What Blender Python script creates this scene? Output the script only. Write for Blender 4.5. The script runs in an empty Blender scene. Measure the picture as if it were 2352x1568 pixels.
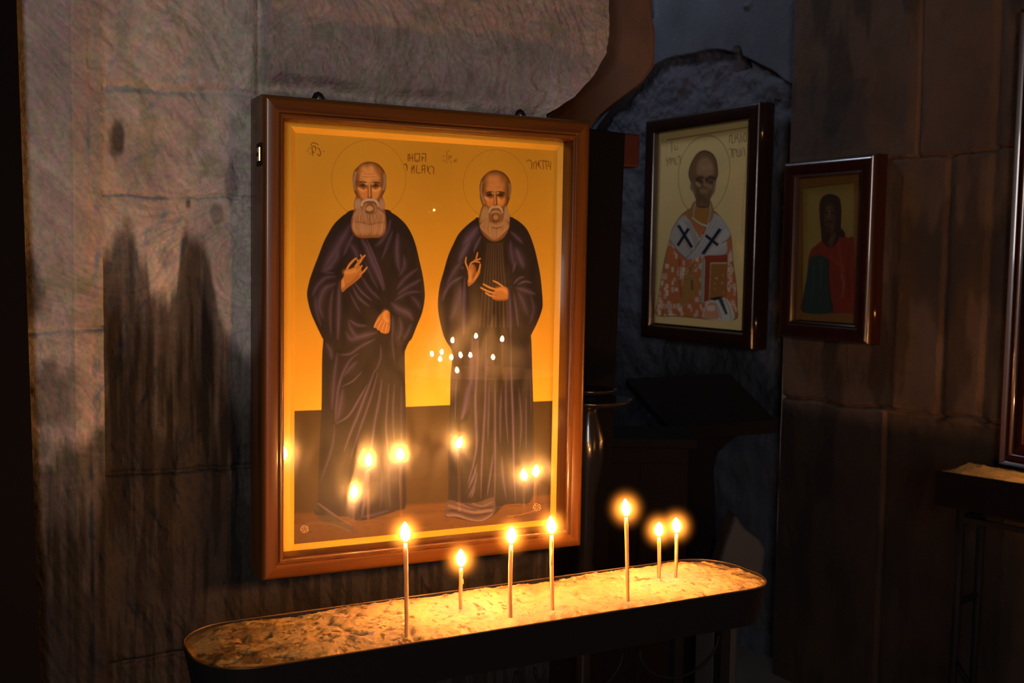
import bpy, bmesh, math, random
import numpy as np
from mathutils import Vector, Matrix

# ------------------------------------------------------------------ camera, world, light
C = bpy.context.scene.collection
scene = bpy.context.scene
# The photographer's eye is the origin; +x runs along the icon wall to the right, +y into it, z up.
CAM_F, CAM_PITCH, CAM_ROLL, CAM_YAW = 2525.4, .0709, .0173, .4537   # focal length in px of the 2352 px frame
def cam_matrix():
    a = math.pi/2-CAM_YAW
    f = Vector((math.cos(a)*math.cos(CAM_PITCH), math.sin(a)*math.cos(CAM_PITCH), -math.sin(CAM_PITCH)))
    r = Vector((math.sin(a), -math.cos(a), 0)); u = r.cross(f)
    r2 = math.cos(CAM_ROLL)*r+math.sin(CAM_ROLL)*u; u2 = -math.sin(CAM_ROLL)*r+math.cos(CAM_ROLL)*u
    m = Matrix((r2, u2, -f)).transposed().to_4x4()
    return m
cd = bpy.data.cameras.new('camera'); cam = bpy.data.objects.new('camera', cd); C.objects.link(cam)
cam.matrix_world = cam_matrix()
cd.sensor_width = 36; cd.lens = CAM_F/2352*36; cd.clip_start = .02; cd.clip_end = 60
cd.dof.use_dof = True; cd.dof.focus_distance = 1.75; cd.dof.aperture_fstop = 9.0
scene.camera = cam
scene.view_settings.view_transform = 'Standard'
try: scene.view_settings.look = 'None'
except Exception: pass
scene.view_settings.gamma = 1; scene.view_settings.use_curve_mapping = False
scene.view_settings.exposure = 0.0
w = bpy.data.worlds.new('night'); scene.world = w; w.use_nodes = True
w.node_tree.nodes['Background'].inputs[0].default_value = (.35, .42, .6, 1)
w.node_tree.nodes['Background'].inputs[1].default_value = .02
def area(name, loc, target, sx, sy, col, watts):
    l = bpy.data.lights.new(name, 'AREA'); l.shape = 'RECTANGLE'; l.size = sx; l.size_y = sy; l.color = col; l.energy = watts
    o = bpy.data.objects.new(name, l); C.objects.link(o); o.location = loc
    o.rotation_euler = (Vector(target)-Vector(loc)).to_track_quat('-Z', 'Y').to_euler(); return o
WINDOW_W = 88.0      # daylight through the window behind the photographer
CHAMBER_FILL_W = 10.0         # added cool fill lamp, unseen in the side chamber
FLAME = 1250.0        # radiance of a candle flame
area('daylight_window', (-1.60, -3.17, .60), (1.1, 2.2, .2), 1.0, 1.0, (1, .90, .85), WINDOW_W)
area('chamber_fill', (1.55, 4.1, 2.0), (2.5, 3.4, .3), .4, .4, (.74, .82, 1), CHAMBER_FILL_W)

# ------------------------------------------------------------------ helpers
def link(o): C.objects.link(o); return o
def thing(name, label, cat, loc=(0, 0, 0), rotz=0, group=None):
    o = bpy.data.objects.new(name, None); link(o); o.location = loc; o.rotation_euler = (0, 0, rotz); o.empty_display_size = .05
    o['label'] = label; o['category'] = cat
    if group: o['group'] = group
    return o
def tag(o, label, cat, group=None):
    o['label'] = label; o['category'] = cat
    if group: o['group'] = group
    return o
def obj(name, verts, faces, mat, parent=None, smooth=False, loc=None):
    me = bpy.data.meshes.new(name); me.from_pydata([tuple(map(float, v)) for v in verts], [], [tuple(f) for f in faces]); me.update()
    o = bpy.data.objects.new(name, me); link(o)
    if mat: me.materials.append(mat)
    if parent is not None: o.parent = parent
    if loc is not None: o.location = loc
    if smooth: me.polygons.foreach_set('use_smooth', [True]*len(me.polygons))
    bm = bmesh.new(); bm.from_mesh(me); bmesh.ops.recalc_face_normals(bm, faces=bm.faces); bm.to_mesh(me); bm.free()
    return o
def struct(o): o['kind'] = 'structure'; return o
class MB:
    """collects simple solids that belong to ONE part"""
    def __init__(s): s.v = []; s.f = []
    def add(s, v, f):
        n = len(s.v); s.v += [tuple(p) for p in v]; s.f += [tuple(i+n for i in q) for q in f]; return s
    def box(s, x0, x1, y0, y1, z0, z1):
        v = [(x, y, z) for x in (x0, x1) for y in (y0, y1) for z in (z0, z1)]
        return s.add(v, [(0, 1, 3, 2), (4, 6, 7, 5), (0, 4, 5, 1), (2, 3, 7, 6), (0, 2, 6, 4), (1, 5, 7, 3)])
    def hexa(s, b, t):
        return s.add(list(b)+list(t), [(3, 2, 1, 0), (4, 5, 6, 7), (0, 1, 5, 4), (1, 2, 6, 5), (2, 3, 7, 6), (3, 0, 4, 7)])
    def tube(s, pts, r, n=10, closed=False):
        pts = [Vector(p) for p in pts]; N = len(pts); rr = r if isinstance(r, (list, tuple)) else [r]*N
        v = []; f = []; up = Vector((0, 0, 1)); prev = None
        for i, p in enumerate(pts):
            a = pts[(i-1) % N] if closed or i > 0 else p; b = pts[(i+1) % N] if closed or i < N-1 else p
            t = (b-a).normalized()
            if prev is None:
                u = t.cross(up)
                if u.length < 1e-3: u = t.cross(Vector((1, 0, 0)))
                u.normalize()
            else: u = (prev-t*prev.dot(t)).normalized()
            prev = u; w_ = t.cross(u)
            for k in range(n):
                q = 2*math.pi*k/n; v.append(p+(u*math.cos(q)+w_*math.sin(q))*rr[i])
        for i in range(N if closed else N-1):
            for k in range(n):
                a = i*n+k; b = i*n+(k+1) % n; j = ((i+1) % N)*n; f.append((a, b, j+(k+1) % n, j+k))
        if not closed: f.append(tuple(range(n-1, -1, -1))); f.append(tuple((N-1)*n+k for k in range(n)))
        return s.add(v, f)
    def lathe(s, prof, n=32, o=(0, 0, 0), cap=True):
        v = []; f = []
        for r, z in prof:
            for k in range(n): q = 2*math.pi*k/n; v.append((o[0]+r*math.cos(q), o[1]+r*math.sin(q), o[2]+z))
        for i in range(len(prof)-1):
            for k in range(n): f.append((i*n+k, i*n+(k+1) % n, (i+1)*n+(k+1) % n, (i+1)*n+k))
        if cap: f.append(tuple(range(n-1, -1, -1))); f.append(tuple((len(prof)-1)*n+k for k in range(n)))
        return s.add(v, f)
    def build(s, name, mat, parent=None, smooth=False, loc=None): return obj(name, s.v, s.f, mat, parent, smooth, loc)
def bevel(o, w_, seg=2):
    m = o.modifiers.new('bevel', 'BEVEL'); m.width = w_; m.segments = seg; m.limit_method = 'ANGLE'; m.angle_limit = math.radians(40); return o

def _hash(i, j, s):
    n = (i.astype(np.int64)*374761393+j.astype(np.int64)*668265263+s*974711) & 0x7fffffff
    n = ((n ^ (n >> 13))*1274126177) & 0x7fffffff
    return ((n ^ (n >> 16)) & 0xffff)/65535.0
def vn(x, y, s=0):
    i = np.floor(x); j = np.floor(y); fx = x-i; fy = y-j; fx = fx*fx*(3-2*fx); fy = fy*fy*(3-2*fy)
    a = _hash(i, j, s); b = _hash(i+1, j, s); c = _hash(i, j+1, s); d = _hash(i+1, j+1, s)
    return (a*(1-fx)+b*fx)*(1-fy)+(c*(1-fx)+d*fx)*fy
def fbm(x, y, s=0, o=4, g=.5):
    t = 0; a = 1; n = 0
    for k in range(o): t = t+a*vn(x*2**k+k*17.3, y*2**k-k*9.1, s+k); n += a; a *= g
    return t/n          # 0..1
def sstep(a, b, x): t = np.clip((x-a)/(b-a), 0, 1); return t*t*(3-2*t)

def grid_obj(name, P, mat, parent=None, colors=None, smooth=True, alpha=None):
    """P: (rows, cols, 3) array of points -> one mesh, optional point colours"""
    h, w_ = P.shape[:2]
    me = bpy.data.meshes.new(name); nv = h*w_; me.vertices.add(nv); me.vertices.foreach_set('co', P.reshape(-1).astype(np.float32))
    idx = np.arange(nv).reshape(h, w_)
    q = np.stack([idx[:-1, :-1], idx[1:, :-1], idx[1:, 1:], idx[:-1, 1:]], -1).reshape(-1, 4)
    nf = len(q); me.loops.add(nf*4); me.loops.foreach_set('vertex_index', q.reshape(-1).astype(np.int32))
    me.polygons.add(nf); me.polygons.foreach_set('loop_start', np.arange(0, nf*4, 4, dtype=np.int32))
    me.polygons.foreach_set('use_smooth', np.full(nf, smooth)); me.update(calc_edges=True); me.validate()
    if colors is not None:
        at = me.color_attributes.new('paint', 'FLOAT_COLOR', 'POINT')
        c = np.ones((nv, 4), np.float32); c[:, :3] = np.clip(colors.reshape(-1, 3), 0, 1); c[:, 3] = 1 if alpha is None else alpha.reshape(-1); at.data.foreach_set('color', c.reshape(-1))
    if mat: me.materials.append(mat)
    o = bpy.data.objects.new(name, me); link(o)
    if parent is not None: o.parent = parent
    return o

# ------------------------------------------------------------------ materials
def mat(name, col=(.5, .5, .5), rough=.6, metal=0, coat=0, attr=None, bump=None, vary=None, spec=.5, coat_rough=.08, emit=None):
    """bump: list of (scale xyz, strength, distance, detail); vary: (scale xyz, colour b, contrast lo, hi)"""
    m = bpy.data.materials.new(name); m.use_nodes = True; nt = m.node_tree; N = nt.nodes; L = nt.links
    b = N['Principled BSDF']; b.inputs['Base Color'].default_value = (*col, 1); b.inputs['Roughness'].default_value = rough; b.inputs['Metallic'].default_value = metal
    b.inputs['Coat Weight'].default_value = coat; b.inputs['Coat Roughness'].default_value = coat_rough; b.inputs['Specular IOR Level'].default_value = spec
    tc = N.new('ShaderNodeTexCoord'); src = None
    if attr:
        a = N.new('ShaderNodeAttribute'); a.attribute_name = attr; src = a.outputs['Color']
    if vary:
        for sc, cb, lo, hi in vary:
            mp = N.new('ShaderNodeMapping'); mp.inputs['Scale'].default_value = sc; L.new(tc.outputs['Object'], mp.inputs[0])
            n = N.new('ShaderNodeTexNoise'); n.inputs['Scale'].default_value = 1; n.inputs['Detail'].default_value = 6; n.inputs['Distortion'].default_value = .6; L.new(mp.outputs[0], n.inputs['Vector'])
            r = N.new('ShaderNodeMapRange'); r.inputs['From Min'].default_value = lo; r.inputs['From Max'].default_value = hi; L.new(n.outputs['Fac'], r.inputs['Value'])
            mx = N.new('ShaderNodeMix'); mx.data_type = 'RGBA'; L.new(r.outputs[0], mx.inputs['Factor'])
            if src is None: mx.inputs[6].default_value = (*col, 1)
            else: L.new(src, mx.inputs[6])
            mx.inputs[7].default_value = (*cb, 1); src = mx.outputs[2]
    if src is not None: L.new(src, b.inputs['Base Color'])
    if bump:
        prev = None
        for sc, st, dist, det in bump:
            mp = N.new('ShaderNodeMapping'); mp.inputs['Scale'].default_value = sc; L.new(tc.outputs['Object'], mp.inputs[0])
            n = N.new('ShaderNodeTexNoise'); n.inputs['Scale'].default_value = 1; n.inputs['Detail'].default_value = det; n.inputs['Distortion'].default_value = .4; L.new(mp.outputs[0], n.inputs['Vector'])
            bp = N.new('ShaderNodeBump'); bp.inputs['Strength'].default_value = st; bp.inputs['Distance'].default_value = dist; L.new(n.outputs['Fac'], bp.inputs['Height'])
            if prev is not None: L.new(prev, bp.inputs['Normal'])
            prev = bp.outputs[0]
        L.new(prev, b.inputs['Normal'])
    if emit: b.inputs['Emission Color'].default_value = (*emit[0], 1); b.inputs['Emission Strength'].default_value = emit[1]
    return m
M = {}
M['stone'] = mat('plastered_stone', attr='paint', rough=.85, spec=.25, bump=[((28, 28, 12), .5, .010, 8), ((160, 160, 90), .6, .004, 6), ((520, 520, 520), .5, .0015, 3)])
M['dark_stone'] = mat('sooty_stone', (.05, .038, .03), .85, spec=.25, vary=[((3, 3, 1.5), (.025, .018, .015), .35, .7)], bump=[((12, 12, 6), .6, .02, 8)])
M['floor'] = mat('worn_stone_floor', (.07, .055, .045), .55, vary=[((2, 2, 2), (.04, .03, .028), .3, .7)], bump=[((8, 8, 8), .3, .01, 6)])
M['wood'] = mat('varnished_brown_wood', (.112, .037, .005), .36, coat=.22, spec=.3, coat_rough=.12, vary=[((70, 70, 2.2), (.045, .014, .003), .35, .68)])
M['wood_rail'] = mat('varnished_brown_rail', (.112, .037, .005), .36, coat=.22, spec=.3, coat_rough=.12, vary=[((2.2, 70, 70), (.045, .014, .003), .35, .68)])
M['dark_wood'] = mat('dark_polished_wood', (.022, .007, .004), .30, coat=.6, coat_rough=.07, vary=[((40, 40, 2), (.012, .004, .003), .3, .7)])
M['red_wood'] = mat('mahogany_polished_wood', (.030, .006, .003), .28, coat=.55, coat_rough=.06, vary=[((40, 40, 2), (.014, .004, .003), .3, .7)])
M['black_wood'] = mat('black_stained_wood', (.004, .003, .003), .85, spec=.06)
M['gesso'] = mat('gilded_border', (.82, .51, .055), .48, metal=.15, vary=[((5, 5, 5), (.74, .44, .045), .35, .7)], spec=.35)
M['pale_border'] = mat('pale_gilded_border', (.66, .50, .24), .5, metal=.15, vary=[((6, 6, 6), (.56, .42, .20), .35, .7)])
M['ochre_border'] = mat('ochre_border', (.42, .18, .04), .5)
M['paint'] = mat('painted_panel', attr='paint', rough=.5, spec=.3); _n = M['paint'].node_tree    # the alpha of the paint tells bare gold leaf from colour
_a = next(n for n in _n.nodes if n.type == 'ATTRIBUTE'); _k = _n.nodes.new('ShaderNodeMath'); _k.operation = 'MULTIPLY'; _k.inputs[1].default_value = .25
_n.links.new(_a.outputs['Alpha'], _k.inputs[0]); _n.links.new(_k.outputs[0], _n.nodes['Principled BSDF'].inputs['Metallic'])
M['brass'] = mat('brass', (.85, .55, .20), .25, metal=1)
M['steel'] = mat('dull_steel', (.35, .35, .36), .35, metal=1)
M['iron'] = mat('black_iron', (.005, .004, .004), .7, metal=.0, spec=.12, bump=[((60, 60, 60), .2, .003, 3)])
M['rim'] = mat('worn_brass_rim', (.09, .055, .02), .45, metal=.8)
M['black_gloss'] = mat('black_glossy_metal', (.010, .009, .010), .2, metal=.0, spec=.3, coat=.25, coat_rough=.05)
M['sand'] = mat('candle_sand', attr='paint', rough=1, spec=0, bump=[((420, 420, 420), .4, .002, 4)])
M['wax'] = mat('beeswax', (.55, .31, .10), .45, spec=.4); _b = M['wax'].node_tree.nodes['Principled BSDF']
_b.inputs['Subsurface Weight'].default_value = .5; _b.inputs['Subsurface Radius'].default_value = (.012, .006, .002); _b.inputs['Subsurface Scale'].default_value = 1.0
M['wick'] = mat('charred_wick', (.01, .008, .006), .9)
M['red'] = mat('red_lacquer', (.035, .004, .003), .45)
M['plaster_white'] = mat('white_plaster', (.022, .022, .025), .8)
M['tin'] = mat('pale_lamp_glass', (.7, .3, .2), .2)

def glass_mat(ior=2.35, haze=.40):
    """picture glass: clear, with a sharp reflection and the soft haze of fingermarks on its front face"""
    m = bpy.data.materials.new('picture_glass'); m.use_nodes = True; nt = m.node_tree; N = nt.nodes; L = nt.links; N.clear()
    out = N.new('ShaderNodeOutputMaterial'); tr = N.new('ShaderNodeBsdfTransparent'); g = N.new('ShaderNodeBsdfGlossy'); g.inputs['Roughness'].default_value = 0.0
    h = N.new('ShaderNodeBsdfGlossy'); h.inputs['Roughness'].default_value = .18; 
    ge = N.new('ShaderNodeNewGeometry'); dt = N.new('ShaderNodeVectorMath'); dt.operation = 'DOT_PRODUCT'; L.new(ge.outputs['Incoming'], dt.inputs[0]); L.new(ge.outputs['Normal'], dt.inputs[1])
    ab = N.new('ShaderNodeMath'); ab.operation = 'ABSOLUTE'; L.new(dt.outputs['Value'], ab.inputs[0]); om = N.new('ShaderNodeMath'); om.operation = 'SUBTRACT'; om.inputs[0].default_value = 1; L.new(ab.outputs[0], om.inputs[1])
    pw = N.new('ShaderNodeMath'); pw.operation = 'POWER'; pw.inputs[1].default_value = 5; L.new(om.outputs[0], pw.inputs[0]); f0 = ((ior-1)/(ior+1))**2
    fr = N.new('ShaderNodeMath'); fr.operation = 'MULTIPLY_ADD'; fr.inputs[1].default_value = 1-f0; fr.inputs[2].default_value = f0; L.new(pw.outputs[0], fr.inputs[0])
    tc = N.new('ShaderNodeTexCoord'); mp = N.new('ShaderNodeMapping'); mp.inputs['Scale'].default_value = (22, 22, 9); L.new(tc.outputs['Object'], mp.inputs[0])
    n = N.new('ShaderNodeTexNoise'); n.inputs['Scale'].default_value = 1; n.inputs['Detail'].default_value = 5; n.inputs['Distortion'].default_value = 1.2; L.new(mp.outputs[0], n.inputs['Vector'])
    r = N.new('ShaderNodeMapRange'); r.inputs['From Min'].default_value = .38; r.inputs['From Max'].default_value = .72; r.inputs['To Min'].default_value = haze*.06; r.inputs['To Max'].default_value = haze; L.new(n.outputs['Fac'], r.inputs['Value'])
    mg = N.new('ShaderNodeMixShader'); L.new(r.outputs[0], mg.inputs[0]); L.new(g.outputs[0], mg.inputs[1]); L.new(h.outputs[0], mg.inputs[2])
    mx = N.new('ShaderNodeMixShader'); L.new(fr.outputs[0], mx.inputs[0]); L.new(tr.outputs[0], mx.inputs[1]); L.new(mg.outputs[0], mx.inputs[2]); L.new(mx.outputs[0], out.inputs[0])
    c = bpy.data.materials.new('clear_glass'); c.use_nodes = True; nt = c.node_tree; nt.nodes.clear(); o2 = nt.nodes.new('ShaderNodeOutputMaterial'); t2 = nt.nodes.new('ShaderNodeBsdfTransparent'); t2.inputs[0].default_value = (.97, .98, .97, 1); nt.links.new(t2.outputs[0], o2.inputs[0])
    return m, c
M['glass'], M['clear'] = glass_mat()
M['thin_glass'], _ = glass_mat(1.32, .05)

GLARE_R, GLARE_E = .042, 620.0  # size and strength of the added glare glow round each flame
def flame_mat():
    m = bpy.data.materials.new('candle_flame'); m.use_nodes = True; nt = m.node_tree; N = nt.nodes; L = nt.links; N.clear()
    out = N.new('ShaderNodeOutputMaterial'); e = N.new('ShaderNodeEmission'); tc = N.new('ShaderNodeTexCoord'); sp = N.new('ShaderNodeSeparateXYZ'); L.new(tc.outputs['Generated'], sp.inputs[0])
    cr = N.new('ShaderNodeValToRGB'); el = cr.color_ramp.elements; el[0].position = 0; el[0].color = (.10, .10, .9, 1); el[1].position = .30; el[1].color = (1, .385, .075, 1)
    k = cr.color_ramp.elements.new(.14); k.color = (.35, .25, .8, 1); L.new(sp.outputs['Z'], cr.inputs[0]); L.new(cr.outputs[0], e.inputs[0])
    r = N.new('ShaderNodeMapRange'); r.inputs['From Min'].default_value = .02; r.inputs['From Max'].default_value = .35; r.inputs['To Min'].default_value = .004; L.new(sp.outputs['Z'], r.inputs['Value'])
    p = N.new('ShaderNodeMath'); p.operation = 'POWER'; p.inputs[1].default_value = 2; L.new(r.outputs[0], p.inputs[0])
    s = N.new('ShaderNodeMath'); s.operation = 'MULTIPLY'; s.inputs[1].default_value = FLAME; L.new(p.outputs[0], s.inputs[0]); L.new(s.outputs[0], e.inputs[1]); L.new(e.outputs[0], out.inputs[0])
    return m
M['flame'] = flame_mat()
def glare_mat():
    """added volume standing in for lens glare round a flame, fading outwards"""
    m = bpy.data.materials.new('flame_glare'); m.use_nodes = True; nt = m.node_tree; N = nt.nodes; L = nt.links; N.clear()
    out = N.new('ShaderNodeOutputMaterial'); e = N.new('ShaderNodeEmission'); e.inputs[0].default_value = (1, .29, .03, 1)
    tc = N.new('ShaderNodeTexCoord'); ln = N.new('ShaderNodeVectorMath'); ln.operation = 'LENGTH'; L.new(tc.outputs['Object'], ln.inputs[0])
    r = N.new('ShaderNodeMapRange'); r.inputs['From Min'].default_value = 0; r.inputs['From Max'].default_value = GLARE_R; r.inputs['To Min'].default_value = 1; r.inputs['To Max'].default_value = 0; L.new(ln.outputs['Value'], r.inputs['Value'])
    p = N.new('ShaderNodeMath'); p.operation = 'POWER'; p.inputs[1].default_value = 5.5; L.new(r.outputs[0], p.inputs[0])
    s = N.new('ShaderNodeMath'); s.operation = 'MULTIPLY'; s.inputs[1].default_value = GLARE_E; L.new(p.outputs[0], s.inputs[0]); L.new(s.outputs[0], e.inputs[1]); L.new(e.outputs[0], out.inputs['Volume'])
    return m

M['glare'] = glare_mat()
# ------------------------------------------------------------------ painting
# The painted panels are flat pictures: their paint is worked out stroke by stroke
# into the point colours of the panel's own mesh.
def cam_axes():
    a = math.pi/2 - CAM_YAW
    f = np.array([math.cos(a)*math.cos(CAM_PITCH), math.sin(a)*math.cos(CAM_PITCH), -math.sin(CAM_PITCH)])
    r = np.array([math.sin(a), -math.cos(a), 0.0]); u = np.cross(r, f)
    r2 = math.cos(CAM_ROLL)*r + math.sin(CAM_ROLL)*u
    u2 = -math.sin(CAM_ROLL)*r + math.cos(CAM_ROLL)*u
    return r2, u2, f
CR, CU, CF = cam_axes()
def ray(px, py):
    return ((px-1176)/CAM_F)*CR + ((784-py)/CAM_F)*CU + CF
def on_plane(px, py, o, n):
    """where the traced point lies on the plane through o with normal n"""
    d = ray(px, py); n = np.asarray(n, float)
    return d*(np.dot(n, o)/np.dot(n, d))
def on_x(px, py, x): d = ray(px, py); return d*(x/d[0])
def on_y(px, py, y): d = ray(px, py); return d*(y/d[1])
def on_z(px, py, z): d = ray(px, py); return d*(z/d[2])

def smooth_pts(p, closed, n=5):
    p = np.asarray(p, float); N = len(p); out = []
    if N < 3: return p
    rng = range(N) if closed else range(N-1)
    for i in rng:
        if closed: a, b, c, d = p[(i-1) % N], p[i], p[(i+1) % N], p[(i+2) % N]
        else: a, b, c, d = p[max(i-1, 0)], p[i], p[i+1], p[min(i+2, N-1)]
        for k in range(n):
            t = k/n
            out.append(0.5*((2*b)+(c-a)*t+(2*a-5*b+4*c-d)*t*t+(3*b-a-3*c+d)*t**3))
    if not closed: out.append(p[-1])
    return np.array(out)

class Canvas:
    def __init__(s, w, h, uvmap):
        """w x h cells; uvmap turns traced photo points into 0..1 panel coordinates (v down)"""
        s.w, s.h, s.uv = w, h, uvmap
        s.c = np.zeros((h, w, 3)); s.g = np.ones((h, w)); s.T = (0, 0, 1)
    def zoom(s, ox, oy, sc): s.T = (ox, oy, sc)
    def map(s, pts):
        ox, oy, sc = s.T
        o = []
        for x, y in pts:
            u, v = s.uv(ox + x/sc, oy + y/sc); o.append((u*s.w, v*s.h))
        return np.array(o)
    def box(s, p, pad):
        x0 = max(int(p[:, 0].min()-pad), 0); x1 = min(int(p[:, 0].max()+pad)+2, s.w)
        y0 = max(int(p[:, 1].min()-pad), 0); y1 = min(int(p[:, 1].max()+pad)+2, s.h)
        if x1 <= x0 or y1 <= y0: return None
        yy, xx = np.mgrid[y0:y1, x0:x1]
        return x0, x1, y0, y1, xx+.5, yy+.5
    def mask(s, pts, soft=1.2, smooth=True):
        p = s.map(pts)
        if smooth: p = smooth_pts(p, True)
        m = np.zeros((s.h, s.w)); b = s.box(p, soft*2+2)
        if b is None: return m
        x0, x1, y0, y1, X, Y = b
        dist = np.full(X.shape, 1e9); ins = np.zeros(X.shape, bool)
        q = np.roll(p, -1, axis=0)
        for (ax, ay), (bx, by) in zip(p, q):
            dx, dy = bx-ax, by-ay; L = dx*dx+dy*dy+1e-12
            t = np.clip(((X-ax)*dx+(Y-ay)*dy)/L, 0, 1)
            dist = np.minimum(dist, (X-ax-t*dx)**2+(Y-ay-t*dy)**2)
            if ay != by:
                c = ((ay > Y) != (by > Y)) & (X < dx*(Y-ay)/dy+ax)
                ins ^= c
        d = np.sqrt(dist); d = np.where(ins, -d, d)
        m[y0:y1, x0:x1] = np.clip(.5-d/soft, 0, 1)
        return m
    def fill(s, m, col, a=1.0):
        s.g = s.g*(1-m*a); m = (m*a)[..., None]; s.c = s.c*(1-m)+np.asarray(col, float)*m
    def poly(s, pts, col, a=1.0, soft=1.2, smooth=True, clip=None):
        m = s.mask(pts, soft, smooth)
        if clip is not None: m = m*clip
        s.fill(m, col, a); return m
    def line(s, pts, col, w=1.5, a=1.0, soft=False, clip=None, taper=0.0, smooth=True):
        """w in traced pixels; taper 1 = pointed at both ends"""
        p = s.map(pts)
        if smooth and len(p) > 2: p = smooth_pts(p, False, 4)
        k = s.pxs; w = w*k
        b = s.box(p, w*2.5+2)
        if b is None: return
        x0, x1, y0, y1, X, Y = b
        seg = np.sqrt(((p[1:]-p[:-1])**2).sum(1)); tot = seg.sum()+1e-9; acc = 0
        best = np.zeros(X.shape)
        for i in range(len(p)-1):
            ax, ay = p[i]; dx, dy = p[i+1]-p[i]; L = dx*dx+dy*dy+1e-12
            t = np.clip(((X-ax)*dx+(Y-ay)*dy)/L, 0, 1)
            d = np.sqrt((X-ax-t*dx)**2+(Y-ay-t*dy)**2)
            u = (acc+t*seg[i])/tot
            ww = w*(1-taper*(2*u-1)**2)+1e-3
            if soft: v = np.exp(-(d/ww)**2*1.6)*np.minimum(1, ww/w+.2)
            else: v = np.clip(.5+(ww/2-d)/1.1, 0, 1)
            best = np.maximum(best, v); acc += seg[i]
        m = best*a
        if clip is not None: m = m*clip[y0:y1, x0:x1]
        s.g[y0:y1, x0:x1] *= 1-m; m = m[..., None]
        s.c[y0:y1, x0:x1] = s.c[y0:y1, x0:x1]*(1-m)+np.asarray(col, float)*m

def folds(cv, clip, lights, darks, lc, dc, k=1.0):
    for pts, w, a in darks: cv.line(pts, dc, w, a*k, True, clip, .6)
    for pts, w, a in lights: cv.line(pts, lc, w*.9, min(1, a*1.2*k), True, clip, .6); cv.line(pts, [c*1.25 for c in lc], w*.28, min(1, a*.8*k), True, clip, .7)

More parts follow.
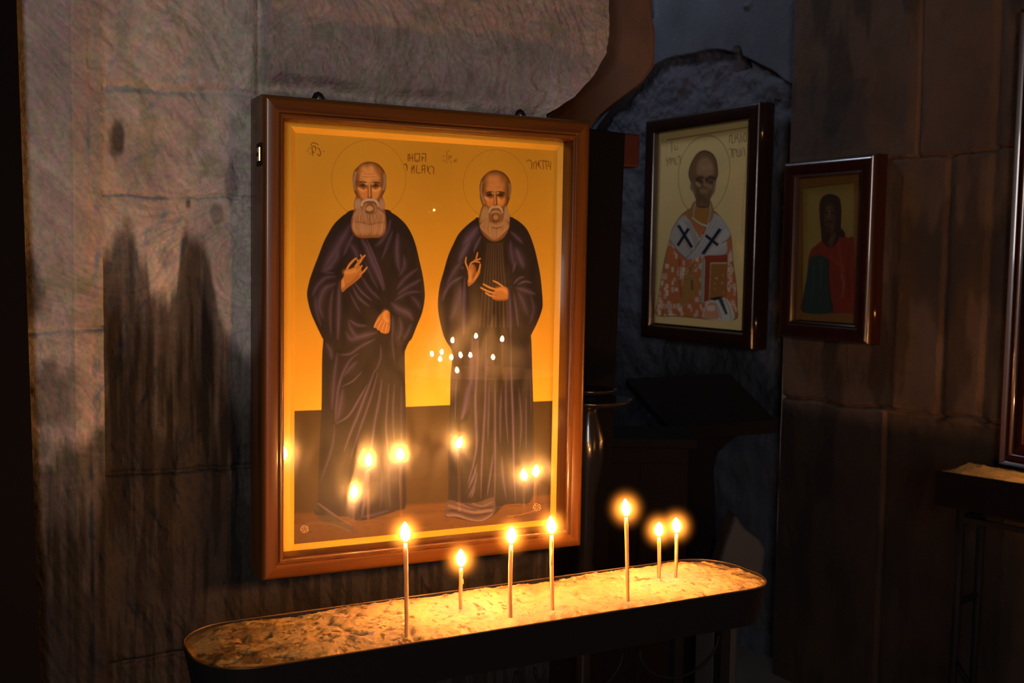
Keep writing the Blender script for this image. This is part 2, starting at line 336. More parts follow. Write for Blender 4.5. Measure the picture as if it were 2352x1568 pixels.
GOLD = (.78, .455, .035)
INK = (.16, .035, .008)
def paint_two_saints(cv):
    rnd = random.Random(4)
    h, w = cv.h, cv.w
    cv.c[:] = GOLD
    yy, xx = np.mgrid[0:h, 0:w]
    # burnished gold: faint cloudy wear
    n = np.zeros((h, w))
    for k in range(26):
        fx, fy = rnd.uniform(.004, .03), rnd.uniform(.003, .02); ph = rnd.uniform(0, 7)
        n += np.sin(xx*fx*rnd.choice((-1, 1))+yy*fy+ph+1.5*np.sin(yy*fy*.7+ph))/5
    cv.c *= (1+.045*n)[..., None]
    # dark ground band and the earth strip under it
    cv.zoom(0, 0, 1)
    cv.poly([(640, 945), (677, 943), (930, 934), (1265, 920), (1330, 917), (1330, 1300), (640, 1300)], (.050, .028, .006), smooth=False)
    cv.poly([(640, 1180), (720, 1176), (900, 1160), (1050, 1153), (1180, 1142), (1330, 1130), (1330, 1300), (640, 1300)], (.105, .048, .013), soft=6, smooth=False)
    g = [(690, 1215), (740, 1190), (830, 1204), (905, 1228), (1000, 1200), (1130, 1210), (1250, 1170)]
    for i in range(26):
        x = rnd.uniform(680, 1250); y = 1240-.07*(x-677)-rnd.uniform(8, 60); l = rnd.uniform(30, 90)
        cv.line([(x, y), (x+l*.5, y+rnd.uniform(-6, 6)), (x+l, y-.1*l+rnd.uniform(-5, 5))], rnd.choice(((.15, .07, .018), (.05, .022, .007), (.12, .06, .015))), rnd.uniform(2, 5), .35, True, None, .7)
    # haloes
    for cx, cy, rx, ry in ((847, 412, 85, 90), (1138, 424, 74, 80)):
        cv.line([(cx+rx*math.cos(t*math.pi/24), cy+ry*math.sin(t*math.pi/24)) for t in range(49)], INK, 1.3, .38)
    # ------------------------------------------------ left saint
    Z3 = lambda L: [(690+x/5.227, 480+y/5.227) for x, y in L]
    Z5 = lambda L: [(670+x/3.136, 760+y/3.136) for x, y in L]
    Z4 = lambda L: [(990+x/5.6, 500+y/5.6) for x, y in L]
    Z6 = lambda L: [(980+x/3.136, 760+y/3.136) for x, y in L]
    R0 = (.013, .009, .013); RL = (.085, .062, .135); RD = (.006, .004, .008); RW = (.13, .085, .08)
    out = Z3([(650, 8), (540, 60), (460, 125), (400, 190), (340, 285), (280, 400), (215, 570), (150, 740), (105, 880), (82, 1010), (95, 1120), (130, 1250), (190, 1390), (262, 1540)]) \
        + Z5([(228, 62), (224, 120), (220, 200), (215, 560), (208, 700), (195, 1000), (188, 1220), (165, 1310), (250, 1330), (400, 1335), (490, 1366), (640, 1330), (760, 1290), (822, 1255), (820, 1000), (822, 560), (818, 400), (815, 180), (818, 140), (845, 80)]) \
        + Z3([(1340, 1550), (1400, 1400), (1460, 1250), (1490, 1100), (1493, 980), (1470, 800), (1430, 620), (1390, 450), (1340, 310), (1270, 190), (1180, 100), (1100, 45), (1020, 5)])
    m1 = cv.mask(out, 1.4); cv.fill(m1, R0)
    L3 = lambda *a: (Z3(a[0]), a[1], a[2]); L5 = lambda *a: (Z5(a[0]), a[1], a[2])
    L4 = lambda *a: (Z4(a[0]), a[1], a[2]); L6 = lambda *a: (Z6(a[0]), a[1], a[2])
    lights = [
        L3([(600, 190), (520, 330), (430, 480), (330, 640), (270, 740)], 14, .5),
        L3([(640, 300), (580, 420), (520, 560)], 6, .5), L3([(600, 420), (660, 500), (690, 600)], 9, .45),
        L3([(450, 480), (430, 600), (300, 740)], 10, .45), L3([(400, 690), (300, 750), (400, 770)], 6, .35),
        L3([(420, 810), (300, 830), (200, 930), (150, 1040)], 7, .45), L3([(420, 900), (300, 950), (240, 1080), (230, 1180), (270, 1300)], 11, .5),
        L3([(400, 960), (370, 1100), (360, 1300), (370, 1500)], 6, .4), L3([(470, 870), (465, 1060), (460, 1300), (450, 1560)], 7, .6),
        L3([(180, 1050), (190, 1200), (250, 1400)], 6, .35),
        L3([(740, 370), (800, 470), (860, 620), (930, 780), (1000, 960)], 11, .65), L3([(800, 370), (880, 560), (950, 740), (1010, 930)], 3, .8),
        L3([(780, 640), (850, 800), (930, 950)], 6, .35), L3([(740, 820), (830, 960), (950, 1080)], 6, .4),
        L3([(650, 880), (740, 1000), (860, 1100)], 4, .6), L3([(630, 930), (700, 1060), (830, 1170)], 5, .5),
        L3([(590, 1000), (650, 1120), (720, 1240)], 4, .4),
        L3([(1080, 130), (1050, 260), (960, 400), (900, 440)], 7, .5), L3([(1110, 260), (1040, 440), (980, 600)], 6, .4),
        L3([(1170, 300), (1160, 480), (1170, 640), (1190, 740)], 9, .55), L3([(1240, 560), (1250, 680), (1190, 800)], 8, .4),
        L3([(1400, 720), (1260, 830), (1160, 960)], 7, .45), L3([(1440, 850), (1300, 930), (1170, 1020)], 7, .5),
        L3([(1430, 990), (1280, 1010), (1130, 1100)], 6, .45), L3([(1100, 1130), (1180, 1200), (1290, 1250), (1350, 1330)], 12, .6),
        L3([(1330, 1050), (1400, 1120), (1440, 1200)], 8, .35), L3([(1110, 1280), (1110, 1400), (1105, 1560)], 5, .5),
        L3([(1190, 1300), (1210, 1430), (1180, 1560)], 8, .4), L3([(1330, 1380), (1290, 1480), (1240, 1568)], 7, .4),
        L3([(590, 1330), (680, 1390), (790, 1400)], 5, .6), L3([(580, 1350), (610, 1440), (680, 1530), (800, 1510), (920, 1480)], 8, .5),
        L5([(395, 10), (430, 60), (500, 40), (580, 20)], 9, .5), L5([(350, 170), (420, 165), (500, 110), (600, 60)], 5, .6),
        L5([(330, 160), (310, 300), (300, 420), (290, 560)], 7, .45), L5([(250, 90), (280, 140), (290, 200)], 8, .45),
        L5([(480, 165), (430, 200), (380, 280), (340, 400), (320, 560), (318, 650)], 5, .6), L5([(470, 220), (420, 270), (380, 320)], 8, .4),
        L5([(510, 290), (440, 360), (360, 400)], 3, .6), L5([(370, 420), (350, 540), (330, 640)], 11, .45),
        L5([(540, 390), (480, 500), (410, 610), (320, 665)], 4, .8), L5([(600, 280), (540, 440), (480, 600), (430, 720), (380, 860)], 5, .7),
        L5([(620, 300), (580, 450), (530, 600), (480, 740), (430, 900)], 4, .6), L5([(650, 350), (630, 500), (600, 650), (580, 800), (570, 900)], 5, .6),
        L5([(640, 100), (640, 200), (600, 300)], 4, .4), L5([(700, 380), (690, 500), (680, 700), (700, 900)], 4, .55),
        L5([(740, 380), (730, 600), (740, 800)], 4, .4), L5([(790, 400), (790, 640), (790, 900), (780, 1200)], 5, .3),
        L5([(720, 20), (730, 120), (740, 220)], 5, .3), L5([(310, 680), (300, 800), (260, 940), (210, 1080)], 5, .35),
        L5([(540, 990), (525, 1150), (510, 1330)], 8, .7), L5([(560, 1000), (555, 1150), (560, 1290)], 4, .5),
        L5([(500, 1340), (600, 1320), (700, 1290)], 6, .35), L5([(200, 1245), (260, 1290), (350, 1350), (430, 1395)], 4, .7),
        L5([(640, 950), (650, 1100), (640, 1280)], 5, .3), L5([(700, 960), (700, 1120), (710, 1270)], 5, .3),
    ]
    darks = [
        L3([(600, 420), (540, 520), (490, 660), (470, 760)], 9, .8), L3([(690, 350), (740, 440), (790, 560)], 7, .9), L3([(860, 350), (860, 420), (900, 440)], 14, .8),
        L3([(1090, 250), (1030, 420), (970, 540)], 6, .9), L3([(1130, 190), (1130, 400), (1110, 620), (1100, 760)], 7, .8),
        L3([(420, 750), (480, 740), (520, 640)], 12, .8), L3([(230, 770), (330, 790), (440, 810)], 6, .8), L3([(430, 860), (300, 900), (220, 980), (200, 1120), (230, 1300), (300, 1480)], 6, .8),
        L3([(440, 870), (390, 1020)], 5, .8), L3([(410, 1000), (395, 1200), (400, 1560)], 6, .9), L3([(520, 1010), (510, 1250), (510, 1568)], 9, .9),
        L3([(830, 590), (900, 760), (960, 960), (1000, 1060)], 7, .8), L3([(650, 900), (760, 1060), (900, 1180), (1060, 1170)], 9, .8),
        L3([(1250, 830), (1130, 1000), (1080, 1120)], 7, .7), L3([(1370, 850), (1230, 930), (1140, 1030)], 4, .6), L3([(1330, 1000), (1200, 1040), (1110, 1110)], 4, .7),
        L3([(1160, 1110), (1260, 1170), (1330, 1280)], 5, .7), L3([(1080, 1240), (1170, 1290), (1250, 1390), (1270, 1520)], 6, .8),
        L3([(640, 1250), (720, 1330), (850, 1380), (960, 1500)], 9, .7), L3([(560, 1100), (560, 1250), (580, 1300)], 10, .7),
        L5([(235, 70), (280, 130), (340, 150), (400, 130)], 6, .9), L5([(330, 160), (310, 240), (290, 400)], 4, .8), L5([(400, 0), (360, 130)], 6, .7),
        L5([(390, 150), (490, 120), (620, 60)], 3, .7), L5([(560, 200), (480, 330), (380, 390)], 9, .5), L5([(375, 300), (345, 420), (315, 600)], 3, .8),
        L5([(540, 330), (480, 500), (400, 600)], 5, .6), L5([(250, 160), (250, 400), (240, 700), (220, 1000)], 7, .6), L5([(640, 200), (590, 380)], 5, .6),
        L5([(660, 500), (620, 800), (600, 1000)], 5, .5), L5([(820, 100), (815, 500), (822, 900), (822, 1250)], 5, .7), L5([(715, 400), (710, 600), (720, 900), (730, 1200)], 5, .6), L5([(190, 1240), (230, 1300), (170, 1315)], 12, .8),
    ]
    # lower left hem spreads out over the ground
    cv.poly(Z5([(190, 1235), (300, 1310), (400, 1380), (480, 1440), (440, 1450), (280, 1400), (180, 1330)]), (.055, .045, .035), .8, 3)
    cv.line(Z5([(110, 1390), (200, 1375), (310, 1395), (420, 1440)]), (.16, .11, .06), 2.5, .6, True)
    folds(cv, m1, lights, darks, RL, RD)
    cv.line(Z5([(192, 1240), (260, 1290), (350, 1350), (440, 1400)]), (.17, .12, .08), 1.8, .7, True)
    for y in (1375, 1395, 1415): cv.line(Z5([(430, y), (445, y+20), (435, y+45)]), (.06, .02, .01), 1.5, .6)
    # ------------------------------------------------ right saint
    out = Z4([(620, -5), (560, 20), (470, 90), (360, 200), (290, 330), (220, 490), (165, 680), (110, 880), (88, 1080), (100, 1260), (150, 1480), (185, 1568)]) \
        + Z6([(150, 90), (178, 135), (182, 200), (172, 330), (168, 520), (160, 650), (155, 900), (155, 1220), (130, 1330), (200, 1345), (330, 1370), (400, 1370), (490, 1320), (560, 1250), (640, 1240), (760, 1200), (770, 800), (768, 560), (760, 300), (755, 100)]) \
        + Z4([(1285, 1530), (1290, 1500), (1360, 1360), (1420, 1200), (1435, 1080), (1410, 780), (1370, 560), (1320, 360), (1250, 180), (1170, 80), (1060, 5), (1000, -10)])
    m2 = cv.mask(out, 1.4); cv.fill(m2, (.014, .010, .014))
    under = cv.mask(Z4([(640, 200), (610, 500), (640, 800), (560, 870), (470, 900), (430, 1300), (440, 1568)])+Z6([(165, 330), (200, 700), (300, 1200), (480, 1260), (520, 600), (640, 200)])+Z4([(1050, 1568), (1000, 1100), (960, 860), (1010, 600), (960, 260)]), 3)*m2
    cv.fill(under, (.020, .014, .010))
    lights = [
        L4([(600, 120), (520, 230), (420, 330)], 16, .7), L4([(500, 300), (430, 420), (360, 560)], 12, .75), L4([(640, 240), (580, 360), (550, 440)], 5, .8),
        L4([(400, 560), (300, 680), (200, 860)], 9, .5), L4([(380, 650), (420, 640)], 5, .5), L4([(400, 760), (260, 840), (180, 960), (150, 1060)], 7, .7),
        L4([(380, 850), (360, 1000), (300, 1200), (250, 1300)], 14, .4), L4([(435, 780), (425, 1000), (420, 1250), (420, 1500)], 8, .75), L4([(380, 900), (370, 1150)], 4, .5),
        L4([(1020, 180), (1100, 250), (1180, 330)], 7, .5), L4([(1090, 400), (1140, 520), (1190, 640)], 14, .6), L4([(1020, 300), (1030, 450), (1070, 640)], 10, .5),
        L4([(1090, 560), (1050, 700)], 5, .6), L4([(1060, 850), (1130, 780), (1200, 760)], 3.5, .9), L4([(1110, 865), (1200, 820), (1290, 835)], 3.5, .9),
        L4([(990, 900), (1010, 1080), (1020, 1300), (1020, 1500)], 7, .75), L4([(1060, 960), (1090, 1150), (1120, 1400)], 5, .5), L4([(1100, 900), (1220, 940), (1330, 980)], 9, .5),
        L4([(1120, 960), (1190, 1100), (1240, 1250)], 12, .35), L4([(1280, 1000), (1320, 1180), (1270, 1350)], 8, .3),
        L6([(330, 30), (320, 330), (300, 430), (260, 620)], 9, .75), L6([(215, 340), (208, 480), (205, 640)], 3, .6), L6([(300, 400), (280, 540), (250, 630)], 10, .7),
        L6([(370, 10), (365, 250), (350, 480), (355, 640), (360, 800), (345, 920), (300, 1090)], 5, .85), L6([(430, 20), (425, 300), (420, 520), (405, 800), (395, 1000), (390, 1200)], 4, .8),
        L6([(450, 360), (445, 560), (440, 800)], 4, .5), L6([(492, 350), (492, 600), (492, 900), (490, 1200)], 4, .7), L6([(480, 880), (460, 1020), (435, 1180)], 3.5, .8),
        L6([(540, 380), (530, 600), (530, 800)], 4, .45), L6([(570, 300), (570, 560), (585, 800)], 4, .5), L6([(605, 20), (610, 330), (620, 620), (625, 860), (630, 1050), (640, 1230)], 4, .8),
        L6([(660, 400), (680, 640), (670, 850)], 4, .4), L6([(715, 480), (715, 700), (715, 850)], 3, .4), L6([(740, 100), (745, 300), (750, 600)], 3, .25),
        L6([(360, 960), (340, 1040), (300, 1130)], 4, .9), L6([(360, 1010), (350, 1090), (300, 1200)], 3, .9), L6([(350, 1120), (320, 1200)], 3, .8), L6([(440, 200), (430, 330)], 6, .5),
        L6([(540, 900), (550, 1050), (570, 1200)], 6, .5),
    ]
    darks = [
        L4([(530, 270), (500, 450), (490, 540)], 10, .8), L4([(610, 180), (560, 220)], 4, .9), L4([(360, 640), (440, 620)], 4, .8), L4([(340, 685), (440, 670)], 4, .8),
        L4([(430, 720), (280, 800), (190, 900), (160, 1000)], 5, .9), L4([(400, 800), (390, 950), (370, 1200)], 4, .7), L4([(470, 900), (460, 1200), (450, 1500)], 5, .8),
        L4([(1000, 160), (1060, 220), (1100, 240)], 5, .9), L4([(1070, 560), (1030, 680), (1010, 800)], 5, .9), L4([(1000, 850), (1100, 880), (1250, 910), (1340, 960)], 6, .9),
        L4([(1060, 920), (1110, 1000), (1160, 1200)], 5, .8), L4([(1010, 330), (980, 600), (990, 800)], 8, .6), L4([(740, 340), (720, 700), (700, 1300)], 6, .6),
        L4([(850, 340), (860, 700), (870, 800)], 4, .7), L4([(670, 320), (640, 600), (660, 800)], 6, .5), L4([(930, 340), (960, 560), (960, 780)], 5, .6),
        L6([(310, 560), (290, 620), (230, 670)], 5, .9), L6([(345, 340), (335, 560), (330, 760)], 4, .8), L6([(400, 360), (400, 600), (385, 800), (370, 1000)], 5, .7),
        L6([(470, 360), (465, 640), (460, 900)], 4, .6), L6([(515, 360), (510, 700), (515, 1100)], 7, .7), L6([(590, 380), (600, 700), (610, 1100)], 5, .7),
        L6([(640, 380), (650, 700), (650, 1000)], 5, .6), L6([(740, 380), (740, 700), (745, 1100)], 8, .6), L6([(180, 380), (180, 700), (180, 1150)], 9, .6), L6([(240, 800), (270, 1000), (260, 1200)], 14, .6), L6([(420, 950), (410, 1200)], 5, .7),
    ]
    folds(cv, m2, lights, darks, (.088, .066, .145), RD)
    for x in range(-3, 5):
        cv.line(Z4([(810+x*26, 330), (800+x*32, 620), (790+x*44, 1000), (780+x*52, 1400)]), (.12, .082, .07), 2.2, .5, True, under)
    # hem of the right saint curls forward
    hem = Z6([(155, 1218), (250, 1235), (350, 1235), (460, 1200), (490, 1200), (492, 1290), (460, 1335), (400, 1368), (330, 1365), (230, 1340), (135, 1328)])
    mh = cv.poly(hem, (.075, .05, .05), .95, 2)
    for L, wd, a in (([(160, 1255), (260, 1285), (350, 1305), (470, 1290)], 5, .8), ([(150, 1325), (220, 1325), (300, 1355), (390, 1364), (470, 1320)], 5, .9), ([(330, 1240), (400, 1260), (470, 1230)], 3, .6), ([(220, 1240), (300, 1265), (380, 1280)], 4, .5)):
        cv.line(Z6(L), (.22, .15, .155), wd*.7, a*.8, True, mh)
    for L, wd in (([(170, 1290), (260, 1310), (340, 1330), (450, 1310)], 4), ([(280, 1245), (360, 1275), (470, 1265)], 3)): cv.line(Z6(L), (.02, .012, .014), wd, .7, True, mh)
    # ------------------------------------------------ hands
    SK = (.50, .23, .05); SL = (.80, .42, .12); SD = (.16, .05, .012)
    def hand(T, palm, fingers, shades, lights_):
        m = cv.poly(T(palm), SK, 1, 1.4)
        for pts, w0 in fingers:
            cv.line(T(pts), SD, w0+1.1, .8, False, None, .15); cv.line(T(pts), SK, w0, 1, False, None, .25)
            cv.line(T(pts), SL, w0*.4, .8, True, None, .3)
        for pts, w0, a in shades: cv.line(T(pts), SD, w0, a, True)
        for pts, w0, a in lights_: cv.line(T(pts), SL, w0, a, True)
    hand(Z3, [(545, 725), (600, 720), (660, 690), (700, 660), (730, 720), (740, 790), (710, 830), (640, 890), (560, 950), (505, 995), (488, 930), (495, 860), (525, 800)],
         [([(560, 720), (590, 670), (640, 615), (672, 592)], 4.5), ([(660, 690), (700, 640), (735, 600), (775, 558)], 4.5), ([(685, 610), (700, 640)], 3.5),
          ([(725, 550), (740, 600), (705, 660)], 3.2), ([(690, 750), (720, 710), (740, 680)], 3.6), ([(710, 790), (760, 750), (800, 700)], 4)],
         [([(500, 985), (540, 940), (620, 880)], 4, .45), ([(640, 860), (690, 810)], 4, .4)], [([(540, 760), (600, 760), (660, 740)], 6, .6), ([(510, 860), (520, 930)], 3, .7)])
    hand(Z3, [(1030, 1215), (1070, 1240), (1078, 1300), (1075, 1420), (1060, 1480), (1020, 1495), (970, 1480), (930, 1440), (890, 1420), (890, 1390), (920, 1320), (960, 1265)],
         [([(960, 1300), (915, 1360), (890, 1415)], 4), ([(985, 1330), (950, 1400), (930, 1445)], 4), ([(1015, 1360), (990, 1420), (975, 1475)], 4), ([(1045, 1380), (1030, 1440), (1020, 1485)], 4.2)],
         [([(1070, 1250), (1074, 1400)], 2.5, .5)], [([(1020, 1240), (1010, 1300), (1040, 1340)], 6, .6)])
    hand(Z4, [(470, 660), (500, 610), (540, 600), (570, 630), (585, 700), (620, 650), (630, 700), (600, 760), (550, 830), (510, 865), (478, 880), (470, 820), (480, 760)],
         [([(480, 680), (460, 620), (443, 570), (452, 510)], 3.6), ([(490, 650), (510, 590), (560, 562), (625, 575)], 3.4), ([(555, 550), (600, 540), (635, 525)], 3.4), ([(575, 540), (590, 490), (598, 450)], 3.2), ([(600, 720), (622, 660), (632, 600)], 4.2)],
         [([(560, 620), (570, 690), (545, 760)], 5, .7), ([(475, 850), (520, 840)], 2, .5)], [([(500, 680), (505, 760), (500, 820)], 4, .7), ([(590, 730), (560, 790)], 3, .6)])
    hand(Z4, [(960, 890), (985, 930), (990, 1010), (975, 1055), (900, 1065), (830, 1060), (780, 1020), (800, 960), (840, 915), (900, 890)],
         [([(930, 890), (860, 840), (800, 812)], 4.2), ([(850, 925), (760, 900), (675, 855)], 4.4), ([(840, 975), (740, 950), (640, 900)], 4.2), ([(830, 1015), (760, 1000), (700, 965)], 4)],
         [([(830, 1055), (900, 1058), (970, 1050)], 3, .6)], [([(850, 920), (920, 920), (960, 950)], 6, .6)])
    # ------------------------------------------------ heads
    def head(ox, oy, s, skull, side_hair, face_edge, beard, features):
        cv.zoom(ox, oy, s)
        m = cv.poly(skull, (.33, .135, .028), 1, 1.6)
        cv.line(skull+[skull[0]], (.07, .03, .01), 5, .75, True, m)
        return m
    cv.zoom(780, 350, 7.464)
    sk = [(515, 162), (400, 185), (310, 255), (250, 330), (225, 450), (235, 560), (250, 660), (285, 740), (330, 830), (400, 900), (640, 900), (700, 820), (745, 730), (785, 640), (800, 500), (790, 380), (740, 280), (650, 195)]
    m = cv.poly(sk, (.36, .15, .03), 1, 1.6); cv.line(sk+[sk[0]], (.07, .028, .01), 5.5, .8, True, m)
    cv.line([(360, 250), (500, 215), (640, 250)], (.20, .085, .02), 4, .5, True, m)
    for p, w0, a in (([(420, 290), (470, 330)], 8, .6), ([(545, 280), (560, 330)], 8, .65), ([(400, 380), (520, 395), (600, 390)], 5, .6), ([(380, 440), (500, 450), (640, 440)], 8, .5), ([(440, 500), (500, 500)], 6, .4), ([(500, 430), (500, 470)], 8, .4)):
        cv.line(p, (.92, .50, .17), w0*1.25, min(1, a*1.3), True, m)
    cv.line([(430, 372), (520, 380), (600, 370)], (.42, .13, .03), 1.5, .5, True, m); cv.line([(400, 415), (520, 425), (610, 412)], (.42, .13, .03), 1.5, .5, True, m)
    for p in ([(280, 340), (245, 440), (240, 540)], [(275, 350), (262, 450), (255, 560), (262, 640)], [(770, 370), (785, 470), (775, 560), (755, 640)], [(755, 400), (765, 500), (755, 600)]):
        cv.line(p, (.46, .34, .23), 2.6, .75, True, m)
    for p in ([(300, 560), (300, 500)], [(720, 580), (735, 480), (725, 380)], [(320, 400), (305, 520)]): cv.line(p, (.14, .055, .014), 5, .5, True, m)
    # cheeks, nose, eyes
    cv.poly([(320, 610), (380, 625), (430, 650), (480, 620), (490, 700), (480, 790), (410, 800), (360, 740)], (.74, .33, .085), .95, 5, clip=m)
    cv.poly([(550, 620), (600, 640), (640, 640), (710, 610), (690, 690), (640, 790), (560, 790)], (.76, .37, .10), .95, 5, clip=m)
    cv.line([(340, 625), (400, 660), (450, 640)], (.95, .55, .22), 3.5, .7, True, m); cv.line([(570, 640), (620, 660), (690, 620)], (.95, .58, .22), 3.5, .7, True, m)
    for cx, rx in ((400, 62), (620, 60)):
        cv.poly([(cx-rx, 560), (cx, 530), (cx+rx-10, 560), (cx+rx-15, 600), (cx, 615), (cx-rx+10, 595)], (.13, .05, .014), .85, 4, clip=m)
        cv.poly([(cx-22, 575), (cx, 558), (cx+22, 575), (cx, 592)], (.015, .007, .004), 1, 1.5)
        cv.line([(cx-50, 560), (cx, 545), (cx+45, 565)], (.03, .012, .006), 1.1, .9); cv.line([(cx-40, 598), (cx, 606), (cx+40, 595)], (.42, .18, .05), 1, .8)
    cv.line([(345, 515), (400, 505), (460, 520)], (.018, .009, .006), 2.2, .95); cv.line([(560, 530), (620, 515), (680, 525)], (.018, .009, .006), 2.2, .95)
    cv.line([(390, 600), (420, 625)], (.48, .08, .02), 2.5, .6, True)
    for p in ([(450, 540), (480, 545)], [(555, 545), (580, 538)]): cv.line(p, (.80, .60, .34), 2, .9, True)
    cv.line([(515, 545), (515, 640), (518, 760)], (.82, .46, .17), 2.6, .95); cv.line([(540, 560), (543, 680), (545, 780)], (.14, .045, .012), 1.6, .8, True); cv.line([(490, 620), (492, 720), (480, 785)], (.30, .10, .02), 1.6, .6, True)
    cv.line([(485, 785), (518, 778), (552, 785)], (.12, .04, .012), 1.6, .9)
    # beard
    bd = [(300, 745), (270, 800), (245, 900), (250, 960), (235, 1050), (205, 1150), (200, 1260), (225, 1360), (290, 1440), (400, 1470), (540, 1465), (680, 1460), (770, 1400), (800, 1290), (800, 1150), (785, 1050), (775, 960), (775, 880), (745, 790), (715, 745), (690, 800), (660, 850), (530, 800), (400, 840), (370, 830), (350, 770)]
    mb = cv.poly(bd, (.30, .15, .06), 1, 2); cv.line(bd+[bd[0]], (.16, .05, .015), 4, .6, True, mb)
    rr = random.Random(9)
    for i in range(46):
        x = 235+i*12; 
        cv.line([(x+rr.uniform(-4, 4), 1180+rr.uniform(-60, 40)), (x+rr.uniform(-8, 8), 1300), (290+(x-235)*.82, 1430-rr.uniform(0, 40))], rr.choice(((.58, .38, .25), (.44, .28, .16), (.62, .42, .24))), 1.6, .6, True, mb, .6)
    for i in range(30):
        x = 250+i*18
        cv.line([(340+(x-250)*.6+rr.uniform(-15, 15), 960+rr.uniform(-20, 40)), (x+rr.uniform(-10, 10), 1080), (x+rr.uniform(-12, 12), 1190)], rr.choice(((.56, .38, .28), (.50, .33, .2))), 1.8, .55, True, mb, .6)
    for i in range(9):
        cv.line([(290+i*9, 790), (265+i*12, 880), (260+i*10, 980)], (.56, .42, .28), 1.8, .6, True, mb, .6); cv.line([(700+i*8, 790), (690+i*11, 880), (700+i*9, 980)], (.54, .38, .28), 1.8, .6, True, mb, .6)
    cv.line([(300, 1190), (420, 1210), (520, 1235), (650, 1210), (740, 1200)], (.17, .07, .02), 2.5, .5, True, mb); cv.line([(520, 1060), (525, 1240)], (.2, .08, .02), 2, .6, True, mb)
    cv.poly([(430, 900), (470, 870), (560, 865), (620, 900), (640, 1000), (590, 1060), (480, 1060), (430, 1000)], (.22, .10, .03), .8, 5)
    cv.poly([(515, 915), (460, 950), (465, 990), (515, 1010), (570, 985), (570, 945)], (.60, .42, .24), 1, 4); cv.line([(450, 1010), (515, 1035), (590, 1000)], (.13, .05, .015), 2, .8, True)
    cv.line([(460, 880), (430, 930), (420, 1000)], (.5, .38, .2), 3, .6, True); cv.line([(590, 890), (620, 950), (610, 1010)], (.5, .38, .2), 3, .6, True)
    cv.line([(380, 910), (400, 850), (460, 815), (530, 815), (600, 820), (645, 860), (668, 920)], (.50, .42, .34), 6.5, 1, False, None, .25); cv.line([(385, 905), (410, 850), (470, 815), (530, 812), (600, 820), (645, 865)], (.74, .62, .48), 1.6, .8, True)
    cv.line([(420, 880), (480, 850), (530, 845), (590, 855), (630, 900)], (.12, .05, .02), 1.5, .8, True)
    # second head
    cv.zoom(1060, 370, 7.469)
    sk = [(580, 158), (480, 180), (390, 250), (335, 330), (310, 440), (315, 560), (320, 640), (345, 720), (390, 830), (450, 900), (700, 900), (760, 800), (800, 720), (830, 620), (850, 500), (840, 380), (790, 270), (700, 190)]
    m = cv.poly(sk, (.33, .135, .028), 1, 1.6); cv.line(sk+[sk[0]], (.06, .025, .01), 6, .85, True, m)
    cv.line([(400, 300), (480, 230), (600, 200), (700, 250)], (.13, .055, .02), 6, .5, True, m)
    for p, w0, a in (([(500, 310), (600, 310)], 11, .55), ([(500, 420), (560, 430)], 8, .5), ([(620, 400), (690, 410)], 8, .4), ([(460, 480), (560, 500), (680, 490)], 6, .5)): cv.line(p, (.82, .42, .13), w0*1.25, min(1, a*1.3), True, m)
    for p in ([(350, 370), (335, 460), (335, 540)], [(340, 560), (355, 640), (390, 740)], [(820, 400), (835, 490), (820, 600)]): cv.line(p, (.42, .34, .21), 3, .75, True, m)
    for p in ([(380, 400), (370, 520)], [(780, 380), (790, 520), (780, 650)]): cv.line(p, (.14, .055, .014), 5, .6, True, m)
    cv.poly([(400, 620), (460, 640), (500, 660), (555, 620), (560, 700), (540, 760), (470, 780), (430, 720)], (.70, .30, .07), .95, 5, clip=m)
    cv.poly([(610, 620), (660, 640), (700, 650), (740, 620), (740, 690), (700, 770), (620, 760)], (.72, .34, .08), .95, 5, clip=m)
    cv.line([(410, 625), (450, 650)], (.9, .5, .18), 4, .7, True, m); cv.line([(480, 670), (530, 660)], (.75, .34, .26), 4, .7, True, m); cv.line([(630, 640), (650, 700)], (.85, .5, .18), 4, .6, True, m)
    for cx, rx in ((480, 62), (675, 60)):
        cv.poly([(cx-rx, 575), (cx, 540), (cx+rx-10, 565), (cx+rx-15, 605), (cx, 615), (cx-rx+10, 605)], (.09, .035, .012), .9, 4, clip=m)
        cv.poly([(cx-20, 585), (cx, 570), (cx+20, 585), (cx, 600)], (.012, .006, .004), 1, 1.5); cv.line([(cx-45, 572), (cx, 560), (cx+42, 575)], (.03, .012, .006), 1.1, .9)
    cv.line([(430, 545), (490, 530), (550, 540)], (.015, .008, .005), 2.4, .95); cv.line([(600, 535), (670, 530), (735, 550)], (.015, .008, .005), 2.4, .95)
    for p in ([(525, 548), (545, 552)], [(610, 548), (628, 546)]): cv.line(p, (.72, .52, .26), 2, .9, True)
    cv.line([(572, 550), (574, 640), (578, 740)], (.74, .38, .12), 2.4, .95); cv.line([(598, 570), (600, 680), (604, 760)], (.12, .04, .012), 1.6, .8, True); cv.line([(550, 620), (550, 720), (540, 765)], (.3, .1, .02), 1.5, .6, True)
    bd = [(400, 740), (350, 790), (320, 880), (298, 980), (305, 1080), (330, 1180), (390, 1280), (470, 1350), (550, 1378), (650, 1360), (740, 1290), (800, 1180), (825, 1060), (825, 950), (800, 860), (780, 770), (740, 745), (710, 800), (690, 850), (580, 770), (470, 820), (440, 800)]
    mb = cv.poly(bd, (.27, .14, .05), 1, 2); cv.line(bd+[bd[0]], (.16, .06, .015), 4, .6, True, mb)
    for i in range(40):
        t = i/39; x = 320+t*490
        cv.line([(430+t*290+rr.uniform(-8, 8), 1010+60*math.sin(math.pi*t)), (x+rr.uniform(-8, 8), 1120+60*math.sin(math.pi*t)), (420+t*290, 1230+120*math.sin(math.pi*t))], rr.choice(((.50, .34, .17), (.42, .28, .14), (.56, .36, .22))), 1.7, .65, True, mb, .6)
